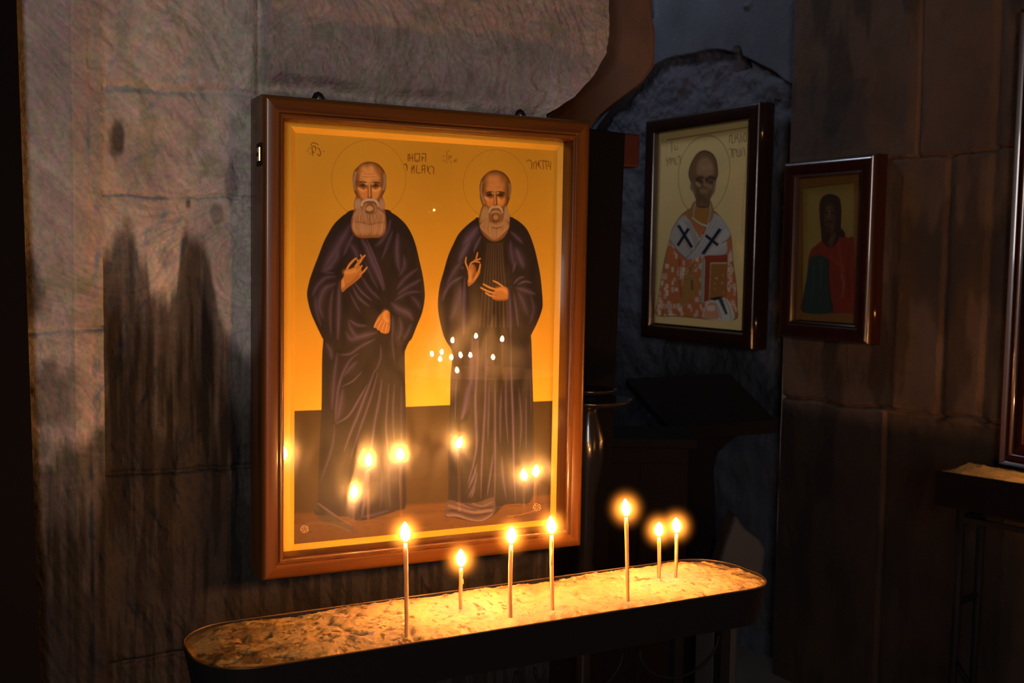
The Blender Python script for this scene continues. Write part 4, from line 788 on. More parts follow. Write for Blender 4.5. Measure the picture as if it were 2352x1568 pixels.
ys = np.concatenate([np.linspace(2.94, 1.7, 300), np.linspace(1.7, -3.2, 60)[1:]]); zs = np.concatenate([np.linspace(2.3, .95, 10)[:-1], np.linspace(.95, -1.0, 420), np.linspace(-1.0, FLOOR, 10)[1:]])
Z, Yg = np.meshgrid(zs, ys, indexing='ij'); Xg = 2.44-.07*(Yg-3.2)
Xg = Xg+.11*sstep(2.09, 1.99, Yg); Xg = np.where(Yg < 1.7, Xg+.25*sstep(1.7, 1.2, Yg), Xg)
wob = .02*(fbm(Yg*9, Z*4, 131, 3)-.5)
D = -.016*(fbm(Yg*4, Z*2.5, 133, 4)-.5)-.005*(fbm(Yg*30, Z*18, 135, 3)-.5)
D += groove(Z-.335+wob, .004, .012)*(Yg < 2.55)+groove(Z+.425+wob*1.6+.03*(Yg-2.5), .006, .018)
D += groove(Yg-2.42+wob*.3, .004, .012)*(Z > .33)+groove(Yg-2.30-wob*.4, .012, .010)*(Z < .33)*(Z > -.43)+groove(Yg-2.16+wob*.3, .014, .010)*(Z > -.43)
D += sstep(.004, -.004, Yg-2.50)*(Z < -.43)*.012
D -= .010*sstep(.05, -.02, np.abs(Yg-2.46))*(Z > -.43)
col = np.ones(D.shape+(3,))*np.array((.085, .050, .032))*(.65+.7*fbm(Yg*5, Z*4, 137, 4)[..., None])
oc = sstep(.5, .66, fbm(Yg*14, Z*4, 139, 4))[..., None]*sstep(.35, .2, Z)[..., None]*sstep(2.75, 2.5, Yg)[..., None]; col = col*(1-.5*oc)+np.array((.10, .055, .02))*.5*oc
st = sstep(.50, .66, fbm(Yg*11+4, Z*3.5, 141, 4))[..., None]; col = col*(1-.45*st)
shadow_patch = (sstep(.19, .17, np.abs(Yg-2.80)+.01*np.sin(Z*60))*sstep(.60, .585, Z)*sstep(.36, .38, Z))[..., None]; col = col*(1-.5*shadow_patch)+np.array((.03, .026, .028))*.5*shadow_patch  # cast shadow painted into the pier's colour as a rounded dark patch
lo = sstep(-.42, -.50, Z)[..., None]; col = col*(1-.78*lo)  # light falloff on the lower wall painted into its colour
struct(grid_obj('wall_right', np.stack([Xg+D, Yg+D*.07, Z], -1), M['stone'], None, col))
# the pier's own end face towards the niche
ez = np.linspace(2.3, FLOOR, 100); q = np.linspace(0, .08, 6); EZ, Q = np.meshgrid(ez, q, indexing='ij'); Pe = np.stack([2.4585+Q, 2.9405+0*Q+.003*(fbm(Q*90, EZ*20, 15, 3)-.5), EZ], -1); struct(grid_obj('trim_3', Pe, M['stone'], None, np.ones(Pe.shape)*np.array((.1, .1, .115))))

# black board added in place of the shadow at the far left, close to the pilaster
post = thing('shadow_board', 'black board standing in for shadow beside the stone pilaster, out of focus', 'shadow board', (0, 1.698, FLOOR))
MB().hexa([(-.30, 0, 0), (.090, 0, 0), (.090, .028, 0), (-.30, .028, 0)], [(-.30, 0, 3.68), (.018, 0, 3.68), (.018, .028, 3.68), (-.30, .028, 3.68)]).build('shadow_board_body', M['black_wood'], post)
MB().box(-.30, .105, -.012, .030, 0, .12).build('shadow_board_foot', M['black_wood'], post)

# ------------------------------------------------------------------ glazed icon cases
def sweep_frame(prof, W, H):
    """mitred moulding: prof = closed list of (inset from the outer edge, depth)"""
    v = []; f = []; n = len(prof)
    for cx, cz, sx, sz in ((0, 0, 1, 1), (W, 0, -1, 1), (W, H, -1, -1), (0, H, 1, -1)):
        for a, d in prof: v.append((cx+sx*a, d, cz+sz*a))
    for c in range(4):
        for i in range(n): f.append((c*n+i, c*n+(i+1) % n, ((c+1) % 4)*n+(i+1) % n, ((c+1) % 4)*n+i))
    return v, f
def rails(prof, W, H, mats, parent, smooth_angle=50):
    """four mitred rails, each a part"""
    v, f = sweep_frame(prof, W, H); n = len(prof); out = []
    for c, nm in enumerate(('bottom_rail', 'side_rail', 'top_rail', 'side_rail')):
        vv = v[c*n:(c+1)*n]+v[((c+1) % 4)*n:((c+1) % 4)*n+n]
        ff = [(i, (i+1) % n, n+(i+1) % n, n+i) for i in range(n)]+[tuple(range(n-1, -1, -1)), tuple(range(n, 2*n))]
        o = obj(nm, vv, ff, mats[c % 2], parent); out.append(o)
        for p in o.data.polygons: p.use_smooth = len(p.vertices) == 4
        o.data.update()
        try: o.data.set_sharp_from_angle(angle=math.radians(smooth_angle))
        except Exception: pass
    return out
def pane(parent, x0, x1, z0, z1, y, t=.002, gm='glass'):
    o = MB().box(x0, x1, y, y+t, z0, z1).build('glass_pane', M['clear'], parent); o.data.materials.append(M[gm])
    for p in o.data.polygons:
        if p.normal.y < -.9: p.material_index = 1
    return o
def painted(parent, x0, x1, z0, z1, y, cw, ch, o3, ex, n3, fn, pxs, pm):
    """flat painted field whose paint is traced in the plane o3 / ex / n3"""
    def uv(px, py):
        p = on_plane(px, py, o3, n3)-np.asarray(o3); return ((p @ ex)-x0)/(x1-x0), (z1-p[2])/(z1-z0)
    cv = Canvas(cw, ch, uv); cv.pxs = pxs; fn(cv)
    xs = np.linspace(x0, x1, cw); zs = np.linspace(z1, z0, ch); Zp, Xp = np.meshgrid(zs, xs, indexing='ij')
    return grid_obj('painted_field', np.stack([Xp, np.full(Xp.shape, y), Zp], -1), pm, parent, cv.c, True, cv.g)
def border(parent, X0, X1, Z0, Z1, x0, x1, z0, z1, y, dep, bev, m):
    """raised border of the panel with its bevelled step down to the painted field"""
    prof = [(0, 0), ((x0-X0)-bev, 0), (x0-X0, dep), (0, dep)]
    W, H = X1-X0, Z1-Z0; v = []; f = []
    ins = [(X0, Z0, X1, Z1, 0), (x0-bev, z0-bev, x1+bev, z1+bev, 0), (x0, z0, x1, z1, dep), (X0, Z0, X1, Z1, dep)]
    for a, b, c, d, e in ins: v += [(a, y+e, b), (c, y+e, b), (c, y+e, d), (a, y+e, d)]
    for k in range(4):
        for q in range(4): f.append((k*4+q, k*4+(q+1) % 4, ((k+1) % 4)*4+(q+1) % 4, ((k+1) % 4)*4+q))
    return obj('panel_border', v, f, m, parent)

BX0, BX1, BZ0, BZ1 = .3885, .9535, -.496, .2465
ic = thing('icon_case', 'large glazed brown wooden icon of two bearded saints in black robes', 'icon', (BX0, 1.659, BZ0), 0)
W, H = BX1-BX0, BZ1-BZ0
PRB = [(.0, .080), (.0, .009), (.0012, .0045), (.004, .0014), (.008, 0), (.0235, .0006), (.0250, .0030), (.0262, .0040), (.0275, .0022), (.0305, .0020), (.0335, .0045), (.0350, .0085), (.0352, .034), (.024, .038), (.012, .080)]
rails(PRB, W, H, (M['wood_rail'], M['wood']), ic)
pane(ic, .0353, W-.0353, .0353, H-.0353, .030, .0018)
o3 = np.array([BX0, 1.703, BZ0]); ex = np.array([1., 0, 0])
fx0, fx1, fz0, fz1 = .4495-BX0, .912-BX0, -.453-BZ0, .1965-BZ0
border(ic, .030, W-.030, .026, H-.028, fx0, fx1, fz0, fz1, .0365, .0075, .0085, M['gesso'])
painted(ic, fx0, fx1, fz0, fz1, .044, 620, 870, o3, ex, np.array([0., 1, 0]), paint_two_saints, 1.03, M['paint'])
MB().box(.010, W-.010, .0445, .079, .010, H-.010).build('backboard', M['wood'], ic)
hz = on_x(590, 357, BX0)[2]-BZ0
hg = MB().box(-.0016, .0004, .006, .034, hz-.017, hz+.017).build('hinge', M['iron'], ic)
MB().tube([(-.0020, .012, hz-.010), (-.0020, .012, hz+.010)], .0020, 10).box(-.0028, -.0014, .014, .026, hz-.010, hz-.003).box(-.0028, -.0014, .014, .026, hz+.003, hz+.010).build('knuckle', M['brass'], hg)
for px, py in ((731, 208), (1195, 248)):
    p = on_y(px, py, 1.725); lx = p[0]-BX0; 
    m = MB(); pts = [(lx-.008, .066, H-.004), (lx-.0085, .066, H+.008), (lx-.005, .066, H+.015), (lx, .066, H+.0175), (lx+.005, .066, H+.015), (lx+.0085, .066, H+.008), (lx+.008, .066, H-.004)]
    m.tube(pts, .0024, 8); hl = m.build('hanging_loop', M['iron'], ic, True); MB().lathe([(.0035, 0), (.003, .0025), (.0012, .0035)], 12, (0, 0, 0)).build('screw', M['steel'], hl, True, (lx, .064, H+.008)).rotation_euler = (math.pi/2, 0, 0)

def side_icon(name, label, xw, corners, panel_px, field_px, prof, fw, wm, bm_, fn, cw, ch, pxs, yglass, ypanel, gdep):
    """an icon case on the right-hand wall; its traced corners lie in the wall-parallel plane x = xw at y = 3.2"""
    n3 = np.array([1, .07, 0])/math.hypot(1, .07); exv = np.array([.07, -1, 0])/math.hypot(1, .07); o0 = np.array([xw, 3.2, 0])
    Pc = [on_plane(px, py, o0, n3) for px, py in corners]; e = [(p-o0) @ exv for p in Pc]
    a0 = (e[0]+e[3])/2; a1 = (e[1]+e[2])/2; z1 = (Pc[0][2]+Pc[1][2])/2; z0 = (Pc[2][2]+Pc[3][2])/2
    org = o0+exv*a0+np.array([0, 0, z0]); t = thing(name, label, 'icon', tuple(org), math.atan2(exv[1], exv[0])); W, H = a1-a0, z1-z0
    rails(prof, W, H, (wm, wm), t, 40)
    pane(t, fw, W-fw, fw, H-fw, yglass, .002, 'thin_glass')
    op = org+n3*ypanel
    def loc(px, py): p = on_plane(px, py, op, n3)-op; return p @ exv, p[2]
    q = [loc(*p) for p in field_px]; x0 = (q[0][0]+q[3][0])/2; x1 = (q[1][0]+q[2][0])/2; zz1 = (q[0][1]+q[1][1])/2; zz0 = (q[2][1]+q[3][1])/2
    painted(t, x0, x1, zz0, zz1, ypanel, cw, ch, op, exv, n3, fn, pxs, M['paint'])
    if bm_: border(t, fw-.006, W-fw+.006, fw-.006, H-fw+.006, x0, x1, zz0, zz1, ypanel-.003, .0035, .002, bm_)
    MB().box(.010, W-.010, ypanel+.002, prof[0][1]-.001, .010, H-.010).build('backboard', wm, t)
    return t, W, H, loc
PR2 = [(.0, .072), (.0, .010), (.001, .005), (.004, .0012), (.009, 0), (.044, .0), (.050, .004), (.053, .010), (.0535, .040), (.030, .044), (.014, .072)]
t2, W2, H2, _ = side_icon('icon_case', 'dark framed icon of a bishop in a stole with black crosses', 2.43, [(1492, 283), (1748, 225), (1722, 797), (1460, 778)], None,
    [(1518, 309), (1725, 269), (1698, 758), (1494, 740)], PR2, .0536, M['dark_wood'], None, paint_bishop, 300, 480, 1.4, .018, .030, .02)
for zz in (H2-.075-.06, .06): MB().tube([(W2+.001, .018, zz), (W2+.001, .018, zz+.060)], .0032, 8).build('hinge', M['brass'], t2, True)
PR3 = [(.0, .060), (.0, .022), (.002, .012), (.006, .005), (.012, .001), (.018, 0), (.040, .002), (.046, .006), (.052, .004), (.056, .010), (.057, .034), (.030, .038), (.014, .060)]
t3, W3, H3, _ = side_icon('icon_case', 'smaller mahogany framed icon of a robed figure in green and red', 2.38, [(1795, 377), (2003, 347), (1995, 787), (1787, 778)], None,
    [(1828, 412), (1973, 398), (1968, 738), (1826, 738)], PR3, .0575, M['red_wood'], None, paint_robed_figure, 160, 300, 1.2, .018, .028, .02)
for zz in (.070,): MB().tube([(W3+.001, .030, zz), (W3+.001, .030, zz+.050)], .003, 8).build('hinge', M['brass'], t3, True)
# the iron peg above the bishop
pp = on_plane(1792, 232, np.array([2.50, 3.2, 0]), np.array([1, .07, 0])); tag(MB().tube([pp+np.array([.0, 0, 0]), pp+np.array([-.03, 0, .002])], .006, 8).build('wall_peg', M['steel']), 'small grey metal peg in the wall at the bishop icon corner', 'peg')

# ------------------------------------------------------------------ candles
PROTO = {}
def flame_pts(hh, r, lean=(0, 0)):
    prof = [(0.05, 0), (.45, .10), (.78, .22), (.97, .36), (1, .46), (.90, .60), (.68, .75), (.40, .88), (.15, .965), (.02, 1.0)]
    n = 16; v = []; f = []
    for a, t in prof:
        for k in range(n): q = 2*math.pi*k/n; v.append((r*a*math.cos(q)+lean[0]*hh*t*t, r*a*math.sin(q)+lean[1]*hh*t*t, hh*t))
    for i in range(len(prof)-1):
        for k in range(n): f.append((i*n+k, i*n+(k+1) % n, (i+1)*n+(k+1) % n, (i+1)*n+k))
    f.append(tuple(range(n-1, -1, -1))); f.append(tuple((len(prof)-1)*n+k for k in range(n))); return v, f
def candle(base, top, label, group, r=.0029, lean=(0, 0), fh=.026, fr=.0058, glare=True, drips=0, seed=1):
    """thin beeswax taper: base and top are world points; the flame stands on the wick"""
    rd = random.Random(seed); b = Vector(base); t = Vector(top); d = t-b; L = d.length
    root = thing('candle', label, 'candle', tuple(b), 0, group)
    N = 14; pts = []; rr = []
    for i in range(N):
        u = i/(N-1); s = math.sin(u*math.pi)*.0012; pts.append(Vector((d.x*u+s*math.sin(seed), d.y*u+s*math.cos(seed), -.018*(1-u)+d.z*u)))
        rr.append(r*(.84+.16*u)*(1+.04*rd.uniform(-1, 1)))
    rr[-1] = r*.80; rr[-2] = r*1.02
    MB().tube(pts, rr, 14).build('taper', M['wax'], root, True)
    if drips:
        m = MB()
        for k in range(drips):
            u = rd.uniform(.55, .97); q = rd.uniform(0, 6.28); c = Vector((d.x*u+r*math.cos(q), d.y*u+r*math.sin(q), d.z*u))
            m.lathe([(.0001, -.003), (.0009, -.002), (.0011, 0), (.0008, .002), (.0001, .005)], 8, c)
        m.build('drip', M['wax'], root, True)
    MB().tube([(d.x, d.y, d.z-.001), (d.x+.0003, d.y, d.z+.003), (d.x+.0012, d.y, d.z+.0065)], .00055, 6).build('wick', M['wick'], root, True)
    v, f = flame_pts(fh, fr, lean); fl = obj('flame', v, f, M['flame'], root, True, (d.x, d.y, d.z+.0015))
    if glare:
        mb = MB(); prof = [(GLARE_R*math.sin(math.pi*k/12)+1e-5, -GLARE_R*math.cos(math.pi*k/12)) for k in range(13)]
        mb.lathe(prof, 20); mo = mb.build('glare', M['glare'], fl, True, (lean[0]*fh*.3, lean[1]*fh*.3, fh*.45)); mo.scale = (1, 1, 1.08)
    return root
TZ = -.500
def px_on_fwd(px, py, D): return ray(px, py)*D
CANDS = [  # flame centre px, base px, top-of-wax px, label, lean, drips
    ((931, 1228), (934, 1455), (931, 1247), 'tall leaning taper nearest the viewer, in front of the left saint', (-.02, .05), 1),
    ((1058, 1282), (1059, 1395), (1059, 1304), 'shortest lit taper, standing alone below the icon frame', (0, .1), 2),
    ((1174, 1228), (1174, 1415), (1174, 1251), 'straight lit taper below the right saint, third along the sand', (0, -.05), 1),
    ((1265, 1208), (1271, 1402), (1267, 1229), 'lit taper in front of the icon frame lower right corner', (-.06, .08), 3),
    ((1439, 1168), (1443, 1380), (1438, 1188), 'tall lit taper against the dark gap, flame highest of all', (.10, .32), 1),
    ((1511, 1213), (1513, 1330), (1513, 1234), 'short lit taper, left one of the close pair at the tray end', (-.05, -.1), 0),
    ((1553, 1207), (1550, 1328), (1554, 1226), 'lit taper nearest the rounded tray end, right one of the close pair', (0, .12), 0)]
FH = np.array([CF[0], CF[1], 0]); FH /= np.linalg.norm(FH)
for i, (fp, bp, tp, lab, lean, dr) in enumerate(CANDS):
    B = on_z(bp[0], bp[1], TZ); r_ = ray(tp[0], tp[1]); Tp = r_*((B @ FH)/(r_ @ FH))
    sc = (B @ CF)/1.45
    candle(B, Tp, lab, 'lit tapers in the long sand tray', r=.0031 if i not in (1,) else .0029, lean=lean, fh=(.0270, .0255, .026, .026, .025, .024, .025)[i], fr=.0069, drips=dr, seed=i+3)

# ------------------------------------------------------------------ long sand tray on an iron stand
def rrect(L, Wd, R, n=10):
    pts = []
    for cx, cy, a0 in ((L/2-R, Wd/2-R, 0), (-L/2+R, Wd/2-R, 90), (-L/2+R, -Wd/2+R, 180), (L/2-R, -Wd/2+R, 270)):
        for k in range(n+1): a = math.radians(a0+90*k/n); pts.append((cx+R*math.cos(a), cy+R*math.sin(a)))
    return pts
def tray_shell(L, Wd, R, hgt, t, taper, mat_, parent, name='trough'):
    o = rrect(L, Wd, R); o2 = rrect(L-2*taper, Wd-2*taper, max(R-taper, .004)); i = rrect(L-2*t, Wd-2*t, max(R-t, .003)); n = len(o)
    i2 = rrect(L-2*t-2*taper, Wd-2*t-2*taper, max(R-t-taper, .003))
    v = [(x, y, -hgt) for x, y in o2]+[(x, y, 0) for x, y in o]+[(x, y, 0) for x, y in i]+[(x, y, -hgt+t) for x, y in i2]; f = []
    for a in range(3):
        for k in range(n): f.append((a*n+k, a*n+(k+1) % n, (a+1)*n+(k+1) % n, (a+1)*n+k))
    f.append(tuple(range(n-1, -1, -1))); f.append(tuple(3*n+k for k in range(n)))
    return obj(name, v, f, mat_, parent)
def sand_bed(L, Wd, R, nx, ny, zf, parent, seed, dark=True, name='sand'):
    """bed of sand that fills a rounded tray; zf: fill height at the wall"""
    u = np.linspace(-1, 1, nx); v = np.linspace(-1, 1, ny); V, U = np.meshgrid(v, u, indexing='ij')
    Xs = U*L/2; half = np.where(np.abs(Xs) > L/2-R, Wd/2-R+np.sqrt(np.maximum(R*R-(np.abs(Xs)-(L/2-R))**2, 0)), Wd/2); half = np.maximum(half, .002)
    Ys = V*half; e = np.minimum(Wd/2-np.abs(Ys), L/2-np.abs(Xs)); e = np.minimum(e, half*(1-np.abs(V)))
    bulge = .006*sstep(0, .05, e)
    n = fbm(Xs*14, Ys*14, seed, 3)-.5; c = fbm(Xs*60, Ys*60, seed+5, 3)-.5; g = fbm(Xs*190, Ys*190, seed+9, 3)-.5; lump = sstep(.58, .8, fbm(Xs*110, Ys*110, seed+20, 2))
    Zs = zf+bulge+.011*n+.0032*c+.0016*g+.0014*lump
    pits = np.zeros(Xs.shape); rd = random.Random(seed)
    for k in range(int(70*L)):
        left = rd.random() < .6; px = (-L/2+rd.uniform(0, .34)*L) if left else rd.uniform(-L/2, L/2); py = rd.uniform(-Wd/2, Wd/2)*.85; rr = rd.uniform(.002, .006); an = rd.uniform(0, 3)
        dx, dy = Xs-px, Ys-py; a = dx*math.cos(an)+dy*math.sin(an); b = -dx*math.sin(an)+dy*math.cos(an); d2 = (a/(rr*2))**2+(b/rr)**2
        Zs -= .0045*np.exp(-d2); pits = np.maximum(pits, np.exp(-d2*1.2)*rd.uniform(.3, 1))
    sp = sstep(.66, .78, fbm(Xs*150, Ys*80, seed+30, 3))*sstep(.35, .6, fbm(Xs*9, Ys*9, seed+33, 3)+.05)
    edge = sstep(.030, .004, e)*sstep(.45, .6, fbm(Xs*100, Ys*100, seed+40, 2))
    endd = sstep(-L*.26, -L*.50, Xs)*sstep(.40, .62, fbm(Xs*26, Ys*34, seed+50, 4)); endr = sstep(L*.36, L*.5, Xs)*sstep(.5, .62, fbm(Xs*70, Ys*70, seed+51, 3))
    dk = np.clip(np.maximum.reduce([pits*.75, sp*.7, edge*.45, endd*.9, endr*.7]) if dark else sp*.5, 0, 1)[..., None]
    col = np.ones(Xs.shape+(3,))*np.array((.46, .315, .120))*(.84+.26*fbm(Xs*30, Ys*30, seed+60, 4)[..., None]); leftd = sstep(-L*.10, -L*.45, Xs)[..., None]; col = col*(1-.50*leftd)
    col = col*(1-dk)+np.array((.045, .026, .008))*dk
    return grid_obj(name, np.stack([Xs, Ys, Zs], -1), M['sand'], parent, col)
TL, TW, TR = .915, .190, .075; TROT = math.radians(2.0)
tray = thing('candle_tray', 'long dark metal tray of sand with rounded ends below the large icon', 'candle tray', (.692, 1.430, TZ-.002), TROT)
tray_shell(TL, TW, TR, .062, .0022, .012, M['iron'], tray)
MB().tube([(x, y, .0) for x, y in rrect(TL-.002, TW-.002, TR-.001)], .0014, 6, True).build('rim', M['rim'], tray, True)
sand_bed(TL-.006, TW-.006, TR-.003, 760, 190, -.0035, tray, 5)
# stand under it: legs, apron rails, iron scrolls
zb = -.062; zf_ = FLOOR-(TZ-.002)
for sx in (-1, 1):
    for sy in (-1, 1): MB().box(sx*.36-.009, sx*.36+.009, sy*.06-.009, sy*.06+.009, zf_, zb).build('leg', M['iron'], tray)
for sy in (-1, 1): MB().box(-.351, .351, sy*.06-.006, sy*.06+.006, zb-.16, zb-.14).build('stretcher', M['iron'], tray)
for k in range(4):
    cx = -.27+.18*k; pts = [(cx+.075*math.cos(math.radians(a)), -.069, zb-.012-.055*abs(math.sin(math.radians(a)))*1.0) for a in range(0, 181, 15)]
    MB().tube(pts, .0025, 6).build('scroll', M['iron'], tray, True)
# ------------------------------------------------------------------ second sand tray at the right
ang = math.atan2(-.210, .0611)           # its long side runs towards the viewer
c0 = np.array([2.160, 1.990]); dv = np.array([math.cos(ang), math.sin(ang)]); nv = np.array([-dv[1], dv[0]])
L2, D2 = 1.05, .185; ctr = c0+dv*L2/2+nv*D2/2
tb = thing('sand_table', 'black rectangular sand table on thin legs by the right wall', 'candle table', (ctr[0], ctr[1], TZ), ang)
tray_shell(L2, D2, .004, .088, .004, .0, M['black_wood'], tb)
s2 = sand_bed(L2-.012, D2-.012, .004, 420, 110, -.004, tb, 77, False)
for sx in (-1, 1):
    for sy in (-1, 1): MB().tube([(sx*(L2/2-.055), sy*(D2/2-.035), -.088), (sx*(L2/2-.055)+.012*sx*-1*0, sy*(D2/2-.035), -.45), (sx*(L2/2-.045), sy*(D2/2-.03), FLOOR-TZ)], [.011, .010, .008], 10).build('leg', M['iron'], tb, True)
for sy in (-1, 1): MB().box(-L2/2+.05, L2/2-.05, sy*(D2/2-.035)-.006, sy*(D2/2-.035)+.006, -.125, -.112).build('stretcher', M['iron'], tb)
for sx in (-1, 1):
    for zz in (-.125, -.34): MB().box(sx*(L2/2-.055)-.006, sx*(L2/2-.055)+.006, -D2/2+.03, D2/2-.03, zz, zz+.013).build('stretcher', M['iron'], tb)
MB().tube([(-L2/2+.055, -D2/2+.035, -.48), (-L2/2+.20, -D2/2+.035, -.66), (-.05, -D2/2+.035, -.76)], .008, 8).build('brace', M['iron'], tb, True)
for k, (u, v_, hh) in enumerate(((-.20, .0, .10), (-.08, -.03, .11), (.06, .03, .12), (.2, -.01, .09), (.34, .02, .12))):
    p = ctr+dv*u+nv*v_; b = (p[0], p[1], TZ-.012)
    candle(b, (p[0]+.002, p[1], TZ+hh), 'lit taper on the black sand table beyond the right edge', 'lit tapers on the side sand table', glare=False, seed=50+k)

# ------------------------------------------------------------------ round candle stand behind the viewer (seen in the icon glass)
RC = (2.08, -1.20); RR = .36
rs = thing('round_candle_stand', 'round sand-filled candle stand behind the viewer, mirrored in the glass', 'candle stand', (RC[0], RC[1], TZ))
MB().lathe([(RR-.03, -.05), (RR-.006, -.045), (RR, -.01), (RR+.002, .002), (RR-.004, .002), (RR-.006, -.03), (.001, -.034)], 64).build('dish', M['rim'], rs, True)
n_r, n_a = 40, 120; Rg, Ag = np.meshgrid(np.linspace(.002, RR-.006, n_r), np.linspace(0, 2*math.pi, n_a), indexing='ij')
xs_, ys_ = Rg*np.cos(Ag), Rg*np.sin(Ag); grid_obj('sand', np.stack([xs_, ys_, -.008+.012*(fbm(xs_*14+9, ys_*14+9, 7, 4)-.5)], -1), M['sand'], rs, np.ones(xs_.shape+(3,))*np.array((.60, .42, .20)))
MB().lathe([(.05, -.05), (.03, -.10), (.02, -.3), (.035, -.42), (.02, -.5), (.022, -.8), (.06, -.86), (.16, -.88), (.17, FLOOR-TZ)], 32).build('pedestal', M['rim'], rs, True)
for k, (x, y, z) in enumerate(((1.876, -1.304, -.42), (1.958, -1.387, -.42), (1.866, -1.183, -.433), (2.059, -1.50, -.374), (1.9, -1.134, -.422), (1.98, -1.211, -.42), (2.097, -1.37, -.436), (2.182, -1.50, -.355), (2.081, -1.081, -.421), (2.17, -1.177, -.347), (1.870, -.993, -.466))):
    candle((x+.004, y, TZ-.008), (x, y, z-.014), 'lit taper on the round stand, mirrored in the glass over the right robe', 'lit tapers on the round stand', glare=False, fh=.024, fr=.0062, seed=80+k, lean=(.05*((k*7) % 5-2), .05*((k*3) % 5-2)))
# small oil lamp far back in the room, the single bright dot in the glass
lp = np.array([1.6888, 3.378-4.2121, .2089])
lamp = thing('hanging_oil_lamp', 'tiny hanging oil lamp in the dark, a dot in the glass', 'oil lamp', tuple(lp))
MB().lathe([(.003, -.03), (.018, -.024), (.024, -.008), (.026, .0), (.024, .0), (.020, -.008), (.001, -.02)], 20).build('bowl', M['brass'], lamp, True)
MB().tube([(0, .024, 0), (0, .002, .20)], .0008, 6).tube([(.021, -.012, 0), (0, 0, .20)], .0008, 6).tube([(-.021, -.012, 0), (0, 0, .20)], .0008, 6).tube([(0, 0, .2), (0, 0, 2.3-lp[2])], .001, 6).build('chain', M['brass'], lamp)
v, f = flame_pts(.010, .0030); obj('flame', v, f, M['flame'], lamp, True, (0, 0, -.005))

# ------------------------------------------------------------------ dark furniture between the icon wall and the niche
def quad_pts(L): return [px_on_fwd(px, py, D) for px, py, D in L]
# tall closed case with a red strip, standing on edge beyond the icon
t = thing('tall_cabinet', 'tall black cabinet in the dark gap behind the large icon', 'cabinet', (1.11, 2.235, FLOOR))
zt = on_y(1400, 292, 2.095)[2]-FLOOR
xr_ = on_y(1438, 300, 2.125)[0]-1.11; xb_ = on_y(1412, 900, 2.125)[0]-1.11-.02
bevel(MB().hexa([(-.145, -.11, 0), (xb_, -.11, 0), (xb_, .055, 0), (-.145, .055, 0)], [(-.145, -.11, zt+.01), (xr_, -.11, zt-.006), (xr_-.03, .055, zt), (-.145, .055, zt+.01)]).build('body', M['black_wood'], t), .004)
MB().box(-.10, .11, -.116, -.11, .35, zt-.05).build('door', M['black_wood'], t)
pa = on_y(1434, 306, 2.16); pb = on_y(1466, 385, 2.16)
rb_ = bevel(MB().box(xr_-.028, pb[0]-1.11, 2.155-2.235, 2.20-2.235, pb[2]-FLOOR, pa[2]-FLOOR).build('side_box', M['red'], t), .004, 3); rb_['label'] = 'dull red side box'
# round black dishes on a turned stand
c1 = px_on_fwd(1352, 918, 2.28)
st = thing('black_candlestick', 'glossy black turned stand with two round dishes beside the icon frame', 'candle stand', (c1[0], c1[1], FLOOR)); zc = c1[2]-FLOOR
MB().lathe([(.02, zc-.012), (.07, zc-.010), (.088, zc-.002), (.090, zc+.003), (.084, zc+.003), (.05, zc-.002), (.02, zc-.002)], 48).build('lower_dish', M['black_gloss'], st, True)
MB().lathe([(.010, zc+.010), (.04, zc+.012), (.056, zc+.020), (.058, zc+.024), (.052, zc+.024), (.01, zc+.018)], 48).build('upper_dish', M['black_gloss'], st, True)
MB().lathe([(.07, 0), (.07, .02), (.05, .05), (.018, .10), (.016, zc-.45), (.028, zc-.40), (.016, zc-.34), (.020, zc-.20), (.034, zc-.13), (.036, zc-.08), (.020, zc-.03), (.012, zc+.02)], 40).build('stem', M['black_gloss'], st, True)
# lectern
lt_ = thing('lectern', 'black lectern with slanted top on a flared post below the bishop', 'lectern', tuple(np.array(px_on_fwd(1605, 1000, 3.28))*np.array([1, 1, 0])+np.array([0, 0, FLOOR])))
lo_ = np.array(lt_.location)
top4 = [np.array(p)-lo_ for p in quad_pts([(1541, 984, 3.16), (1783, 964, 3.16), (1676, 857, 3.42), (1436, 868, 3.42)])]
bot4 = [p-np.array([0, 0, .026]) for p in top4]
bevel(MB().hexa(bot4, top4).build('slanted_top', M['black_wood'], lt_), .003)
e0, e1 = top4[0], top4[1]; dn = np.array([0, 0, 1.0]); out_ = np.array([-CF[0], -CF[1], 0])*.018
MB().hexa([e0+out_-dn*.034, e1+out_-dn*.034, e1-dn*.034, e0-dn*.034], [e0+out_+dn*.004, e1+out_+dn*.004, e1+dn*.002, e0+dn*.002]).build('book_ledge', M['black_wood'], lt_)
rx = np.array([CR[0], CR[1], 0]); rx /= np.linalg.norm(rx); fy_ = np.array([CF[0], CF[1], 0]); fy_ /= np.linalg.norm(fy_)
zt0 = bot4[0][2]+.005; secs = [(0, .15), (.03, .15), (.06, .10), (zt0-.52, .058), (zt0-.20, .046), (zt0-.11, .040), (zt0-.06, .048), (zt0-.03, .075), (zt0, .115)]
v = []; f = []
for zz, hw in secs: v += [rx*sx*hw+fy_*sy*min(hw, .05)+np.array([0, 0, zz]) for sx, sy in ((-1, -1), (1, -1), (1, 1), (-1, 1))]
for i in range(len(secs)-1):
    for k in range(4): f.append((i*4+k, i*4+(k+1) % 4, i*4+4+(k+1) % 4, i*4+4+k))
f += [(3, 2, 1, 0), tuple(len(v)-4+k for k in range(4))]; obj('post', v, f, M['black_wood'], lt_)
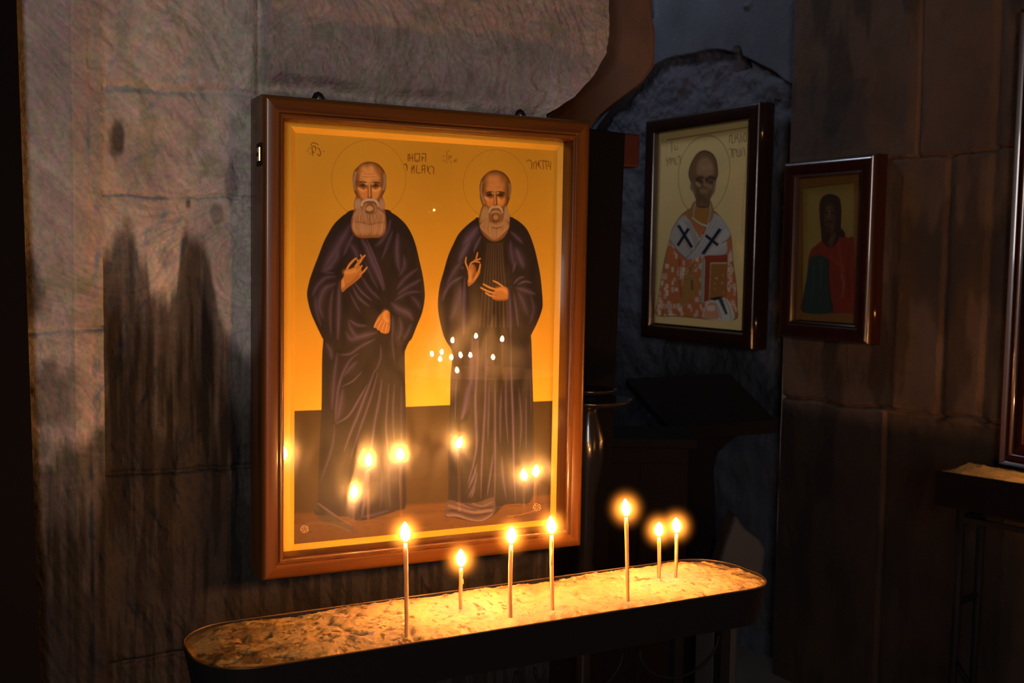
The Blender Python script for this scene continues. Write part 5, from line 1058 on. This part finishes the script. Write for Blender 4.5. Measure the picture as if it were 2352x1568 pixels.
# low cloth-covered chest between them
cc = px_on_fwd(1475, 1100, 2.72); zt1 = px_on_fwd(1475, 1010, 2.72)[2]-FLOOR
ch_ = thing('low_cabinet', 'low black cabinet left of the lectern post, behind the candles', 'cabinet', (cc[0], cc[1], FLOOR), -CAM_YAW)
bevel(MB().box(-.14, .10, -.09, .09, .0, zt1).build('body', M['black_wood'], ch_), .01, 3); MB().box(-.155, .115, -.105, .105, zt1, zt1+.02).build('worktop', M['black_wood'], ch_)
MB().box(-.12, -.022, -.096, -.09, .05, zt1-.04).build('door', M['black_wood'], ch_); MB().box(-.016, .082, -.096, -.09, .05, zt1-.04).build('door', M['black_wood'], ch_)
# pale stone stub at the foot of the niche
p0 = px_on_fwd(1735, 1330, 3.05)
sb = MB(); prof = [(1690, 1180), (1712, 1212), (1745, 1235), (1762, 1262), (1752, 1330), (1700, 1400), (1640, 1400), (1650, 1300), (1670, 1230)]
fr_ = [px_on_fwd(x, y, 3.05) for x, y in prof]; bk = [px_on_fwd(x, y, 3.05)+CF*.12 for x, y in prof]; n = len(prof)
sb.add(fr_+bk, [tuple(range(n)), tuple(range(2*n-1, n-1, -1))]+[(i, (i+1) % n, n+(i+1) % n, n+i) for i in range(n)])
lowz = min(p[2] for p in fr_)
tag(bevel(sb.box(fr_[5][0]-.08, fr_[5][0]+.0, fr_[5][1], fr_[5][1]+.10, FLOOR, lowz+.02).build('stone_stub', M['plaster_white']), .012, 3), 'pale weathered stone stub at the foot of the niche behind the tray end', 'stone')
# glossy wooden case at the far right, lit by the side table's candles
n3 = np.array([1, .07, 0]); q0 = on_plane(2340, 20, np.array([2.405, 3.2, 0]), n3); q1 = on_plane(2318, 1075, np.array([2.405, 3.2, 0]), n3)
rc = thing('wooden_screen', 'tall glossy dark wooden icon screen beyond the black sand table', 'icon screen', (q0[0], q0[1]-.0, q1[2]), math.atan2(-1, .07))
Hs = q0[2]-q1[2]; Ws = .62
rails([(.0, .09), (.0, .010), (.003, .003), (.008, 0), (.014, .004), (.018, .008), (.022, .004), (.030, .001), (.036, .004), (.040, .010), (.046, .004), (.070, .004), (.074, .012), (.075, .05), (.02, .09)], Ws, Hs, (M['red_wood'], M['red_wood']), rc, 50)
MB().box(.06, Ws-.06, .045, .088, .06, Hs-.06).build('panel', M['black_wood'], rc)
